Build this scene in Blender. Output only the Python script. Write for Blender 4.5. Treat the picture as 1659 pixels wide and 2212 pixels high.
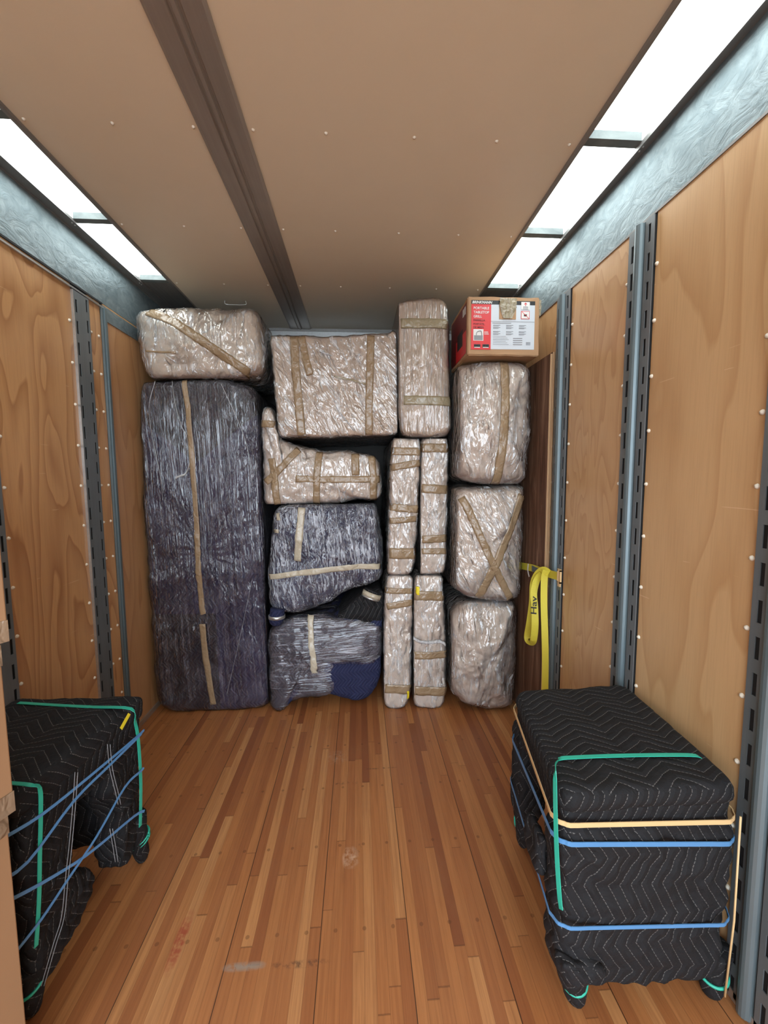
import bpy, bmesh, math, random
from math import sin, cos, pi, radians
from mathutils import Vector, Matrix, noise
from mathutils.bvhtree import BVHTree
random.seed(7)
for o in list(bpy.data.objects): bpy.data.objects.remove(o)
scn = bpy.context.scene
COL = scn.collection

# ---------------------------------------------------------------- camera
F, PIT, YAW, ROL = 862.22, .0846, .0624, -.0063
CAM = Vector((0, 0, 1.5))
FW = Vector((sin(YAW)*cos(PIT), cos(YAW)*cos(PIT), -sin(PIT)))
_r = Vector((cos(YAW), -sin(YAW), 0)); _u = _r.cross(FW)
RT = _r*cos(ROL)+_u*sin(ROL); UP = -_r*sin(ROL)+_u*cos(ROL)
cd = bpy.data.cameras.new('camera'); co = bpy.data.objects.new('camera', cd); COL.objects.link(co)
cd.sensor_fit = 'HORIZONTAL'; cd.sensor_width = 36; cd.lens = 36*F/1659; cd.clip_start = .02
m = Matrix((RT, UP, -FW)).transposed().to_4x4(); m.translation = CAM; co.matrix_world = m
scn.camera = co
scn.view_settings.view_transform = 'Standard'; scn.view_settings.look = 'None'
scn.view_settings.gamma = 1; scn.view_settings.use_curve_mapping = False
scn.view_settings.exposure = 0.55
try:
    scn.cycles.max_bounces = 10; scn.cycles.diffuse_bounces = 6; scn.cycles.transparent_max_bounces = 16
    scn.cycles.sample_clamp_indirect = 6; scn.cycles.caustics_reflective = False
except Exception: pass
# ---------------------------------------------------------------- world: daylight through the open rear
W = bpy.data.worlds.new('world'); scn.world = W; W.use_nodes = True
bg = W.node_tree.nodes['Background']; bg.inputs[0].default_value = (.80, .90, 1, 1); bg.inputs[1].default_value = 5.0
SKY_PANEL = 5.0

def ray(px, py): return FW+RT*(px-829.5)/F-UP*(py-1106)/F
def at(px, py, axis, val):
    d = ray(px, py); return CAM+d*((val-CAM[axis])/d[axis])
def atp(px, py, P, n):
    d = ray(px, py); P = Vector(P); n = Vector(n); return CAM+d*((P-CAM).dot(n)/d.dot(n))

# ---------------------------------------------------------------- material helpers
class NT:
    def __init__(s, name):
        s.m = bpy.data.materials.new(name); s.m.use_nodes = True; s.t = s.m.node_tree; s.t.nodes.clear()
        s.out = s.t.nodes.new('ShaderNodeOutputMaterial')
    def n(s, kind, **kw):
        nd = s.t.nodes.new('ShaderNode'+kind)
        for k, v in kw.items():
            if hasattr(nd, k): setattr(nd, k, v)
        return nd
    def l(s, a, b): s.t.links.new(a, b)
    def set(s, sock, v):
        if isinstance(v, bpy.types.NodeSocket): s.l(v, sock)
        elif isinstance(v, tuple) and len(v) == 3 and sock.type == 'RGBA': sock.default_value = (*v, 1)
        else: sock.default_value = v
    def math(s, op, a, b=0.0, c=0.0, clamp=False):
        nd = s.n('Math'); nd.operation = op; nd.use_clamp = clamp
        s.set(nd.inputs[0], a); s.set(nd.inputs[1], b); s.set(nd.inputs[2], c); return nd.outputs[0]
    def coord(s, kind='Object'): return s.n('TexCoord').outputs[kind]
    def map(s, vec, scale=(1, 1, 1), rot=(0, 0, 0), loc=(0, 0, 0)):
        nd = s.n('Mapping'); s.l(vec, nd.inputs[0]); nd.inputs['Scale'].default_value = scale
        nd.inputs['Rotation'].default_value = rot; nd.inputs['Location'].default_value = loc; return nd.outputs[0]
    def noise(s, vec, scale, detail=3, rough=.5, dist=0, out=0):
        nd = s.n('TexNoise'); s.l(vec, nd.inputs['Vector']); nd.inputs['Scale'].default_value = scale
        nd.inputs['Detail'].default_value = detail; nd.inputs['Roughness'].default_value = rough
        nd.inputs['Distortion'].default_value = dist; return nd.outputs[out]
    def ramp(s, f, stops, interp='LINEAR'):
        nd = s.n('ValToRGB'); s.l(f, nd.inputs[0]); r = nd.color_ramp; r.interpolation = interp
        while len(r.elements) < len(stops): r.elements.new(.5)
        for e, (p, c) in zip(r.elements, stops):
            e.position = p; e.color = (*c, 1) if isinstance(c, tuple) else (c, c, c, 1)
        return nd.outputs[0]
    def mix(s, f, a, b, mode='MIX'):
        nd = s.n('Mix'); nd.data_type = 'RGBA'; nd.blend_type = mode
        s.set(nd.inputs[0], f); s.set(nd.inputs[6], a); s.set(nd.inputs[7], b); return nd.outputs[2]
    def sep(s, v):
        nd = s.n('SeparateXYZ'); s.l(v, nd.inputs[0]); return nd.outputs
    def comb(s, x, y, z=0.0):
        nd = s.n('CombineXYZ'); s.set(nd.inputs[0], x); s.set(nd.inputs[1], y); s.set(nd.inputs[2], z); return nd.outputs[0]
    def bump(s, h, st=.3, dist=.01, nrm=None):
        nd = s.n('Bump'); s.l(h, nd.inputs['Height']); nd.inputs['Strength'].default_value = st
        nd.inputs['Distance'].default_value = dist
        if nrm: s.l(nrm, nd.inputs['Normal'])
        return nd.outputs[0]
    def pbr(s, col, rough=.5, metal=0.0, nrm=None, spec=.5, coat=0.0, finish=True):
        b = s.n('BsdfPrincipled'); s.set(b.inputs['Base Color'], col); s.set(b.inputs['Roughness'], rough)
        s.set(b.inputs['Metallic'], metal); b.inputs['Specular IOR Level'].default_value = spec
        b.inputs['Coat Weight'].default_value = coat; b.inputs['Coat Roughness'].default_value = .12
        if nrm: s.l(nrm, b.inputs['Normal'])
        if finish: s.l(b.outputs[0], s.out.inputs[0])
        return b.outputs[0]

def plain(name, col, rough=.5, metal=0, bumpiness=0, bscale=60, var=.12, spec=.5):
    t = NT(name); v = t.coord(); n = t.noise(v, 9, 4)
    c = t.mix(t.math('MULTIPLY', n, var*2), tuple(col), tuple(x*.62 for x in col))
    nr = t.bump(t.noise(v, bscale, 4), bumpiness, .004) if bumpiness else None
    t.pbr(c, rough, metal, nr, spec); return t.m

def m_floor():
    t = NT('oak_strip_floor'); x, y, z = t.sep(t.coord())[:3]
    u = t.math('DIVIDE', x, .036); iu = t.math('FLOOR', u); fu = t.math('FRACT', u)
    wn = t.n('TexWhiteNoise'); wn.noise_dimensions = '1D'; t.l(iu, wn.inputs['W'])
    w2 = t.math('FRACT', t.math('MULTIPLY', wn.outputs[0], 37.7))
    ln = t.math('ADD', .75, t.math('MULTIPLY', w2, .7))
    vv = t.math('DIVIDE', t.math('ADD', y, t.math('MULTIPLY', wn.outputs[0], 9)), ln)
    iv = t.math('FLOOR', vv); fv = t.math('FRACT', vv)
    wb = t.n('TexWhiteNoise'); wb.noise_dimensions = '2D'; t.l(t.comb(iu, iv), wb.inputs['Vector'])
    base = t.ramp(wb.outputs[0], [(0, (.22, .070, .026)), (.10, (.30, .104, .036)), (.35, (.37, .140, .047)), (.6, (.41, .162, .054)), (.85, (.45, .190, .066)), (1, (.52, .250, .096))])
    off = t.math('MULTIPLY', wb.outputs[0], 50)
    gv = t.comb(t.math('ADD', t.math('MULTIPLY', x, 110), off), t.math('MULTIPLY', y, 3.2), off)
    g = t.noise(gv, 1.0, 5, .6, .6)
    g2 = t.noise(t.comb(t.math('ADD', t.math('MULTIPLY', x, 420), off), t.math('MULTIPLY', y, 14)), 1.0, 3, .6)
    c = t.mix(t.math('MULTIPLY', t.math('SUBTRACT', .62, g, clamp=True), 1.5, clamp=True), base, (.20, .065, .022))
    c = t.mix(t.math('MULTIPLY', t.math('SUBTRACT', g2, .5, clamp=True), .8, clamp=True), c, (.16, .055, .020))
    e = t.math('MULTIPLY', t.math('MINIMUM', fu, t.math('SUBTRACT', 1, fu)), .036)
    ev = t.math('MULTIPLY', t.math('MINIMUM', fv, t.math('SUBTRACT', 1, fv)), 1.0)
    seam = t.math('LESS_THAN', e, .0005); seamv = t.math('LESS_THAN', ev, .0018)
    c = t.mix(t.math('MULTIPLY', t.math('MAXIMUM', seam, seamv), .45), c, (.05, .018, .008))
    bu = t.math('DIVIDE', t.math('ADD', x, .4305), .288); fb = t.math('FRACT', bu)
    eb = t.math('MINIMUM', fb, t.math('SUBTRACT', 1, fb)); joint = t.math('LESS_THAN', eb, .0042)
    c = t.mix(t.math('MULTIPLY', joint, .9), c, (.022, .009, .005))
    # plugs over the fixing screws: small dark discs in rows across the boards
    px_ = t.math('SUBTRACT', t.math('FRACT', t.math('DIVIDE', t.math('ADD', x, .4305), .096)), .5)
    py_ = t.math('SUBTRACT', t.math('FRACT', t.math('DIVIDE', t.math('ADD', y, -.13), .31)), .5)
    d2 = t.math('ADD', t.math('POWER', t.math('MULTIPLY', px_, .096), 2), t.math('POWER', t.math('MULTIPLY', py_, .31), 2))
    c = t.mix(t.math('MULTIPLY', t.math('LESS_THAN', d2, .000042), .45), c, (.09, .034, .014))
    wear = t.noise(t.map(t.coord(), (4, 1.6, 1)), 1.4, 5, .65)
    c = t.mix(t.math('MULTIPLY', t.math('SUBTRACT', wear, .5, clamp=True), .9, clamp=True), c, (.33, .16, .07))
    # scuffs with shapes of their own
    def scuff(cx, cy, rx, ry, col, k, thr):
        nonlocal c
        dx = t.math('DIVIDE', t.math('SUBTRACT', x, cx), rx); dy = t.math('DIVIDE', t.math('SUBTRACT', y, cy), ry)
        d = t.math('ADD', t.math('POWER', t.math('ABSOLUTE', dx), 4), t.math('POWER', t.math('ABSOLUTE', dy), 2))
        nn = t.noise(t.coord(), 46, 4, .7)
        f = t.math('MULTIPLY', t.math('SUBTRACT', 1, d, clamp=True), t.math('MULTIPLY', t.math('SUBTRACT', nn, thr, clamp=True), 5, clamp=True), clamp=True)
        c = t.mix(t.math('MULTIPLY', f, k), c, col)
    scuff(-.37, 1.135, .07, .014, (.30, .25, .20), .8, .3); scuff(-.20, 1.13, .10, .012, (.04, .025, .02), .8, .45)
    scuff(-.05, 1.47, .035, .05, (.60, .40, .26), .7, .42); scuff(-.02, 1.50, .02, .03, (.06, .03, .02), .7, .5)
    scuff(-.13, 2.05, .06, .06, (.40, .26, .17), .6, .45); scuff(-.60, 1.22, .02, .10, (.30, .035, .02), .8, .35)
    scuff(-.08, 1.86, .08, .012, (.05, .025, .02), .8, .5); scuff(.10, 1.95, .09, .006, (.03, .02, .015), .9, .45)
    nr = t.bump(t.math('SUBTRACT', t.math('MULTIPLY', g, .25), t.math('MAXIMUM', t.math('MULTIPLY', seam, .4), joint)), .35, .002)
    t.pbr(c, t.math('ADD', .30, t.math('MULTIPLY', wear, .25)), 0, nr, .45); return t.m

def m_ply(name, light, dark, fx, k=7, gscale=1.0, seed=0.0, edge=(.78, 1.0), rough=.38):
    """plywood with cathedral grain; coordinates y (along wall), z (up)"""
    t = NT(name); v = t.coord(); x, y, z = t.sep(v)[:3]
    q = t.comb(t.math('MULTIPLY', y, fx), t.math('MULTIPLY', z, fx*.20), t.math('ADD', seed, t.math('MULTIPLY', x, fx)))
    n = t.noise(q, gscale, 2.5, .5, .35)
    r = t.math('FRACT', t.math('MULTIPLY', n, k))
    band = t.ramp(r, [(0, 0.0), (.45, .18), (edge[0], .62), (.93, 1.0), (1, 0.0)])
    c = t.mix(band, light, dark)
    fine = t.noise(t.comb(t.math('MULTIPLY', y, 160), t.math('MULTIPLY', z, 5), x), 1, 3, .6)
    c = t.mix(t.math('MULTIPLY', t.math('SUBTRACT', fine, .45, clamp=True), .9, clamp=True), c, tuple(a*.72 for a in dark))
    big = t.noise(v, 1.1, 2); c = t.mix(t.math('MULTIPLY', big, .28), c, tuple(a*1.12 for a in light))
    sc = t.noise(t.map(v, (1, 3, 60), (.35, 0, 0)), 1.5, 2, .5, .3)
    sp = t.noise(v, 3.1, 2)
    f = t.math('MULTIPLY', t.math('GREATER_THAN', sc, .735), t.math('GREATER_THAN', sp, .55))
    c = t.mix(t.math('MULTIPLY', f, .5), c, (.80, .58, .36))
    nr = t.bump(fine, .10, .002); t.pbr(c, rough, 0, nr, .5, .25); return t.m

def m_galv(name, c1, c2, rough=.32, bump=.35, sc=7, metal=.85):
    t = NT(name); v = t.coord(); n = t.noise(t.map(v, (1, .8, 1.3)), sc, 6, .65, 1.6)
    n2 = t.noise(v, 2.2, 3, .5, .5)
    c = t.mix(t.ramp(n, [(.35, 0.0), (.65, 1.0)]), c1, c2)
    r = t.math('ADD', rough, t.math('MULTIPLY', n2, .18))
    nr = t.bump(n, bump, .004); t.pbr(c, r, metal, nr); return t.m

def m_steel(name, col, rough=.4, metal=.8, along='y'):
    t = NT(name); v = t.coord(); s = {'y': (60, 1.2, 60), 'z': (40, 40, 1.2)}[along]
    n = t.noise(t.map(v, s), 1, 4, .6); n2 = t.noise(v, 5, 3)
    c = t.mix(t.math('MULTIPLY', n, .8), col, tuple(a*.5 for a in col)); c = t.mix(t.math('MULTIPLY', n2, .35), c, tuple(min(1, a*1.5) for a in col))
    t.pbr(c, t.math('ADD', rough-.1, t.math('MULTIPLY', n, .25)), metal, t.bump(n, .1, .001)); return t.m

def zigzag(t, uv, S=.030, P=.17, A=.05, wl=.0011):
    u, v = t.sep(uv)[:2]
    wob = t.math('MULTIPLY', t.math('SUBTRACT', t.noise(uv, 5, 2), .5), .035)
    tri = t.math('MULTIPLY', t.math('PINGPONG', u, P/2), 2*A/P)
    w = t.math('DIVIDE', t.math('ADD', t.math('ADD', v, wob), tri), S)
    k = t.math('FLOOR', w); fr = t.math('FRACT', w)
    d = t.math('MULTIPLY', t.math('MINIMUM', fr, t.math('SUBTRACT', 1, fr)), S)
    line = t.math('LESS_THAN', d, wl)
    dash = t.math('GREATER_THAN', t.math('FRACT', t.math('MULTIPLY', u, 125)), .28)
    puff = t.math('POWER', t.math('MULTIPLY', d, 2/S), .5)
    return t.math('MULTIPLY', line, dash), puff

def m_quilt(name, base, base2, stitch, S=.030, P=.17, A=.05, rough=.8, rot=0.0, wl=.0011, two=None):
    t = NT(name); uv = t.map(t.coord('UV'), (1, 1, 1), (0, 0, rot)); line, puff = zigzag(t, uv, S, P, A, wl)
    v = t.coord(); n = t.noise(v, 6, 3)
    c = t.mix(n, base, base2)
    if two:
        X_, Y_, Z_ = t.sep(v)[:3]   # three blankets: black at the top, indigo in the middle, black at the lower left
        f = t.math('MAXIMUM', t.math('GREATER_THAN', t.math('ADD', Z_, t.math('MULTIPLY', t.math('ABSOLUTE', t.math('ADD', X_, .05)), -.8)), 1.60), t.math('MULTIPLY', t.math('LESS_THAN', Z_, .655), t.math('LESS_THAN', X_, .03)))
        c = t.mix(f, c, two)
    fuzz = t.noise(v, 900, 2); c = t.mix(t.math('MULTIPLY', fuzz, .35), c, tuple(x*1.8+.004 for x in base))
    c = t.mix(t.math('MULTIPLY', line, .75), c, stitch)
    cr = t.noise(v, 16, 5, .6, 1.2)
    nr = t.bump(cr, .5, .012); nr = t.bump(puff, .75, .006, nr); nr = t.bump(fuzz, .15, .001, nr)
    b = t.pbr(c, rough, 0, nr, .3); return t.m

def m_paper(name, c1, c2, sc=9, vert=False):
    t = NT(name); v = t.coord(); n = t.noise(t.map(v, (1.6, 1.6, .5) if vert else (1, 1, 1)), sc, 6, .65, 1.3)
    c = t.mix(t.ramp(n, [(.32, 0.0), (.68, 1.0)]), c1, c2)
    vo = t.n('TexVoronoi'); vo.feature = 'DISTANCE_TO_EDGE'; t.l(t.map(v, (1, 1, .7)), vo.inputs['Vector']); vo.inputs['Scale'].default_value = 16
    cr = t.ramp(vo.outputs['Distance'], [(0, 0.0), (.22, 1.0)])
    c = t.mix(t.math('MULTIPLY', t.math('SUBTRACT', 1, cr), .12), c, tuple(a*.45 for a in c1))
    nr = t.bump(n, .6, .012); t.pbr(c, .55, 0, nr, .4); return t.m

def m_film(name, sx, haze=.35, base=.10, rot=(0, 0, 0), bumpk=.8, sc=1.0, hz=(.86, .88, .90), rough=.07, thr=.5, warpk=.05, bs=(20, 20, 9), bd=.021, gk=1.0):
    """clear stretch wrap: mostly see-through, glossy, with white streaks where layers bunch"""
    t = NT(name); v = t.map(t.coord(), (1, 1, 1), rot)
    warp = t.noise(v, 5, 3, .5, 0, 1); vm = t.mix(warpk, v, warp, 'ADD')
    a = t.noise(t.map(vm, sx), sc, 5, .68, .5)
    b = t.noise(t.map(vm, tuple(k*.38 for k in sx), (0, .35, .2)), sc, 4, .6, .8)
    big = t.noise(v, 5.5, 3, .5, .5)
    cr = t.noise(v, 32, 6, .7, 1.8)
    st = t.math('MULTIPLY', t.math('SUBTRACT', a, thr, clamp=True), 5.0, clamp=True)
    st = t.math('MULTIPLY', st, t.math('MULTIPLY', t.math('SUBTRACT', t.math('ADD', big, b), .80, clamp=True), 3.2, clamp=True))
    f = t.math('ADD', base, t.math('MULTIPLY', st, haze), clamp=True)
    h1 = t.noise(t.map(vm, bs), 1.0, 2.2, .5, .9); h2 = t.noise(t.map(vm, tuple(k*.45 for k in bs), (.3, .5, .1)), 1.0, 2, .5, 1.4)
    ridge = t.math('ABSOLUTE', t.math('SUBTRACT', h2, .5))
    nr = t.bump(t.math('ADD', h1, t.math('MULTIPLY', ridge, 2.2)), bumpk, bd)
    milk = t.pbr(hz, .35, 0, nr, .6, finish=False)
    g = t.n('BsdfGlossy'); g.inputs['Roughness'].default_value = rough; t.l(nr, g.inputs['Normal'])
    tr = t.n('BsdfTransparent')
    lw = t.n('Fresnel'); lw.inputs[0].default_value = 1.5; t.l(nr, lw.inputs['Normal'])
    gf = t.math('MULTIPLY', gk, t.math('ADD', .05, t.math('MULTIPLY', lw.outputs[0], 1.5)), clamp=True)
    m1 = t.n('MixShader'); t.l(f, m1.inputs[0]); t.l(tr.outputs[0], m1.inputs[1]); t.l(milk, m1.inputs[2])
    m2 = t.n('MixShader'); t.l(gf, m2.inputs[0]); t.l(m1.outputs[0], m2.inputs[1]); t.l(g.outputs[0], m2.inputs[2])
    t.l(m2.outputs[0], t.out.inputs[0]); return t.m

def m_tape(name='packing_tape', col=(.35, .245, .145)):
    t = NT(name); v = t.coord(); n = t.noise(v, 45, 4, .6, 1.2)
    c = t.mix(n, col, tuple(a*.72 for a in col)); w = t.noise(v, 22, 2, .5, 1.0); t.pbr(c, .22, 0, t.bump(w, .7, .014, t.bump(n, .3, .003)), .5, .2); return t.m

def m_carton(name, c=(.49, .30, .165)):
    t = NT(name); v = t.coord(); n = t.noise(v, 3, 3); f = t.noise(t.map(v, (1, 1, 60)), 4, 2)
    cc = t.mix(n, c, tuple(a*.86 for a in c)); cc = t.mix(t.math('MULTIPLY', f, .18), cc, tuple(a*.7 for a in c))
    t.pbr(cc, .72, 0, t.bump(f, .08, .001), .3); return t.m

def m_oldply():
    t = NT('weathered_plywood'); v = t.coord(); y, z = t.sep(v)[1:3]
    n = t.noise(t.comb(t.math('MULTIPLY', y, 26), t.math('MULTIPLY', z, 1.6)), 1, 6, .7, .8)
    c = t.ramp(n, [(.3, (.05, .022, .012)), (.48, (.13, .062, .036)), (.62, (.24, .135, .085)), (.75, (.38, .25, .17))])
    t.pbr(c, .6, 0, t.bump(n, .2, .002), .3); return t.m

def m_plyedge():
    t = NT('plywood_edge'); x, y, z = t.sep(t.coord())[:3]
    f = t.math('FRACT', t.math('DIVIDE', x, .0052)); c = t.mix(t.math('GREATER_THAN', f, .55), (.62, .40, .22), (.16, .08, .04))
    t.pbr(c, .7, 0, None, .3); return t.m

def m_emit(name, col, s):
    t = NT(name); e = t.n('Emission'); e.inputs[0].default_value = (*col, 1); e.inputs[1].default_value = s
    t.l(e.outputs[0], t.out.inputs[0]); return t.m

M = dict(
    floor=m_floor(),
    ceil=plain('ceiling_paint', (.83, .745, .59), .42, 0, .05, 300, .06),
    plyL=m_ply('plywood_left', (.60, .335, .145), (.37, .165, .058), 3.0, 15, 1.0, 3.3),
    plyL2=m_ply('plywood_left_smooth', (.56, .31, .145), (.42, .21, .088), 2.6, 10, 1.0, 8.1),
    plyR=m_ply('plywood_right', (.61, .385, .19), (.50, .285, .125), 3.0, 8, 1.0, 5.4),
    plyR2=m_ply('plywood_right_fine', (.59, .36, .175), (.48, .265, .115), 5.5, 12, 1.0, 1.9),
    galv=m_galv('galvanised_steel', (.265, .325, .345), (.165, .215, .235), .40, 1.0, 13, .55),
    steel=m_steel('grey_steel', (.21, .235, .25), .45, .5, 'z'),
    steelblue=m_steel('blue_grey_steel', (.17, .22, .24), .40, .5, 'z'),
    beam=m_steel('brushed_beam_steel', (.40, .36, .32), .42, .45, 'y'),
    frame=m_steel('dark_frame_steel', (.30, .29, .28), .4, .55, 'y'),
    bright=m_steel('bright_edge_steel', (.62, .64, .64), .3, .85, 'y'),
    bar=m_galv('crossbar_steel', (.17, .20, .20), (.10, .125, .13), .5, .1, 7, 0),
    dark=plain('recess_shade', (.010, .010, .011), .8),  # near-black stand-in for shade inside the rail slots and the header gap
    rivet=plain('rivet_enamel', (.80, .74, .62), .35),
    back=plain('back_wall_gap_shade', (.05, .048, .045), .6),  # shade put into the colour so gaps in the cargo read black
    sky=m_emit('translucent_roof_light', (.93, 1, .985), SKY_PANEL),
    paper=m_paper('padding_paper', (.72, .52, .385), (.84, .68, .55)),
    peach=m_paper('peach_paper', (.78, .58, .41), (.88, .71, .55), 6),
    carton=m_carton('corrugated_cardboard'),
    wcarton=m_paper('wrapped_cardboard', (.60, .41, .275), (.72, .52, .38), 5, True),
    carton2=m_carton('moving_box_cardboard', (.35, .195, .10)), tape2=m_tape('grey_brown_tape', (.27, .185, .12)),
    tape=m_tape(),
    tapeg=m_tape('olive_packing_tape', (.36, .30, .19)),
    tapel=m_tape('light_packing_tape', (.56, .49, .37)),
    quilt=m_quilt('black_quilted_blanket', (.006, .006, .007), (.011, .011, .013), (.17, .165, .16)),
    quiltL=m_quilt('black_quilted_blanket_turned', (.006, .006, .007), (.011, .011, .013), (.17, .165, .16), rot=.22),
    navy=m_quilt('navy_quilted_blanket', (.010, .013, .045), (.018, .022, .065), (.10, .11, .18), .022, .10, .04),
    violet=m_quilt('indigo_quilted_blanket', (.009, .008, .034), (.020, .016, .062), (.045, .045, .08), .022, .10, .04, two=(.005, .0045, .007)),
    slate=m_quilt('slate_quilted_blanket', (.030, .027, .040), (.050, .044, .060), (.16, .15, .19), .022, .10, .04),
    green=plain('green_elastic', (.03, .46, .33), .4), blue=plain('blue_elastic', (.09, .26, .52), .4),
    tan=plain('tan_elastic', (.72, .50, .25), .4), yellow=plain('yellow_webbing', (.72, .62, .06), .6, 0, .3, 300),
    sticker=plain('yellow_sticker', (.85, .68, .02), .5), white=plain('white_plastic', (.80, .80, .78), .45),
    black=plain('black_print', (.012, .012, .013), .5), red=plain('red_print', (.72, .025, .03), .35),
    pale=plain('pale_print', (.66, .72, .78), .35), greyp=plain('grey_print', (.28, .29, .31), .5),
    dkred=plain('dark_red_print', (.16, .012, .014), .5), asphalt=plain('asphalt', (.22, .21, .2), .9),
    oldply=m_oldply(), plyedge=m_plyedge(),
)
M['film'] = m_film('stretch_film', (24, 24, 5), .75, .10)
M['film_v'] = m_film('stretch_film_vertical', (90, 90, 1.8), .55, .05, (0, 0, 0), .9, warpk=.015, bs=(55, 55, 3.5), bd=.009)
M['film_vd'] = m_film('stretch_film_dark', (150, 150, 1.1), .38, .015, (0, .04, 0), 1.0, 1.0, (.50, .50, .60), .08, .47, .006, (58, 58, 1.3), .0105, .85)
M['film_h'] = m_film('stretch_film_horizontal', (5, 24, 60), .7, .05, (0, .05, 0), .9, 1.0, (.60, .60, .68), warpk=.015, bs=(3, 14, 62), bd=.007, gk=.7)
M['film_x'] = m_film('stretch_film_crossed', (30, 30, 7), .85, .09, (0, .5, 0), 1.0, bs=(28, 28, 9), bd=.015)
M['film_m'] = m_film('stretch_film_dense', (90, 90, 9), .75, .04, (0, .1, 0), 1.0, 1.0, (.60, .63, .72), .08, .42, .02, (50, 50, 14), .012, .75)

# ---------------------------------------------------------------- object helpers
ORG = {}
def tag(o, label=None, cat=None, group=None, kind=None):
    for k, v in (('label', label), ('category', cat), ('group', group), ('kind', kind)):
        if v: o[k] = v
    return o
def thing(name, label, cat, loc, group=None):
    o = bpy.data.objects.new(name, None); COL.objects.link(o); o.location = loc; o.empty_display_size = .1
    ORG[o.name] = Vector(loc); return tag(o, label, cat, group)
def mk(name, verts, faces, mat, parent=None, smooth=False, uv=None, label=None, kind=None, origin=None):
    org = ORG.get(parent.name, Vector()) if parent else Vector(origin or (0, 0, 0))
    me = bpy.data.meshes.new(name); me.from_pydata([tuple(Vector(v)-org) for v in verts], [], faces); me.update()
    bm = bmesh.new(); bm.from_mesh(me); bmesh.ops.recalc_face_normals(bm, faces=bm.faces); bm.to_mesh(me); bm.free()
    if smooth: me.polygons.foreach_set('use_smooth', [True]*len(me.polygons))
    if uv:
        L = me.uv_layers.new(name='UVMap')
        for p in me.polygons:
            n = p.normal; a = (abs(n.x), abs(n.y), abs(n.z)); k = a.index(max(a))
            for li in p.loop_indices:
                c = me.vertices[me.loops[li].vertex_index].co+org
                L.data[li].uv = uv(c, k)
    me.materials.append(mat)
    o = bpy.data.objects.new(name, me); COL.objects.link(o)
    if parent: o.parent = parent
    else: o.location = org
    ORG[o.name] = org
    if label: o['label'] = label
    if kind: o['kind'] = kind
    return o
UVQ = lambda c, k: (c.x, c.y) if k == 2 else ((c.z, c.x) if k == 1 else (c.z, c.y))
UVB = lambda c, k: (c.x, c.y) if k == 2 else ((c.z, c.x) if k == 1 else (c.z, c.y))

class MB:
    def __init__(s): s.v = []; s.f = []
    def add(s, v, f):
        b = len(s.v); s.v += [Vector(q) for q in v]; s.f += [tuple(i+b for i in g) for g in f]; return s
    def box(s, a, b, R=None, c=None):
        x0, y0, z0 = a; x1, y1, z1 = b
        v = [Vector(q) for q in ((x0, y0, z0), (x1, y0, z0), (x1, y1, z0), (x0, y1, z0), (x0, y0, z1), (x1, y0, z1), (x1, y1, z1), (x0, y1, z1))]
        if R is not None: v = [R@(q-Vector(c))+Vector(c) for q in v]
        return s.add(v, [(0, 3, 2, 1), (4, 5, 6, 7), (0, 1, 5, 4), (1, 2, 6, 5), (2, 3, 7, 6), (3, 0, 4, 7)])
    def prism(s, prof, A, B, xa, ya):
        """profile (a,b) along axes xa, ya extruded from A to B"""
        n = len(prof); xa = Vector(xa); ya = Vector(ya)
        v = [Vector(P)+xa*a+ya*b for P in (A, B) for a, b in prof]
        return s.add(v, [tuple(range(n))[::-1], tuple(range(n, 2*n))]+[(i, (i+1) % n, n+(i+1) % n, n+i) for i in range(n)])
    def dome(s, c, nrm, r, h, seg=8):
        nrm = Vector(nrm); t = nrm.orthogonal().normalized(); b = nrm.cross(t); v = []; c = Vector(c)
        for a, q in ((0, 1), (.7, .75), (1, .1)):
            for i in range(seg):
                an = 2*pi*i/seg; v.append(c+nrm*h*a+(t*cos(an)+b*sin(an))*r*q)
        v.append(c+nrm*h*1.05); f = []
        for k in range(2):
            for i in range(seg): f.append((k*seg+i, k*seg+(i+1) % seg, (k+1)*seg+(i+1) % seg, (k+1)*seg+i))
        f += [(2*seg+i, 2*seg+(i+1) % seg, 3*seg) for i in range(seg)]
        return s.add(v, f)
    def build(s, name, mat, parent=None, **k): return mk(name, s.v, s.f, mat, parent, **k)
def tube_mb(pts, r, seg=8, mb=None):
    mb = mb or MB(); pts = [Vector(p) for p in pts]; v = []
    up = None
    for i, p in enumerate(pts):
        t = (pts[min(i+1, len(pts)-1)]-pts[max(i-1, 0)]).normalized()
        up = t.orthogonal().normalized() if up is None else (up-t*up.dot(t)).normalized(); b = t.cross(up)
        rr = r[i] if isinstance(r, (list, tuple)) else r
        v += [p+(up*cos(2*pi*k/seg)+b*sin(2*pi*k/seg))*rr for k in range(seg)]
    n = len(pts)
    f = [(i*seg+k, i*seg+(k+1) % seg, (i+1)*seg+(k+1) % seg, (i+1)*seg+k) for i in range(n-1) for k in range(seg)]
    f += [tuple(range(seg)), tuple(range((n-1)*seg, n*seg))]
    return mb.add(v, f)
def catmull(pts, n=6, closed=False):
    pts = [Vector(p) for p in pts]; out = []; L = len(pts)
    for i in range(L if closed else L-1):
        g = lambda k: pts[k % L] if closed else pts[min(max(k, 0), L-1)]
        p0, p1, p2, p3 = g(i-1), g(i), g(i+1), g(i+2)
        for j in range(n):
            t = j/n; out.append(.5*((2*p1)+(p2-p0)*t+(2*p0-5*p1+4*p2-p3)*t*t+(3*p1-p0-3*p2+p3)*t**3))
    if not closed: out.append(pts[-1])
    return out
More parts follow.
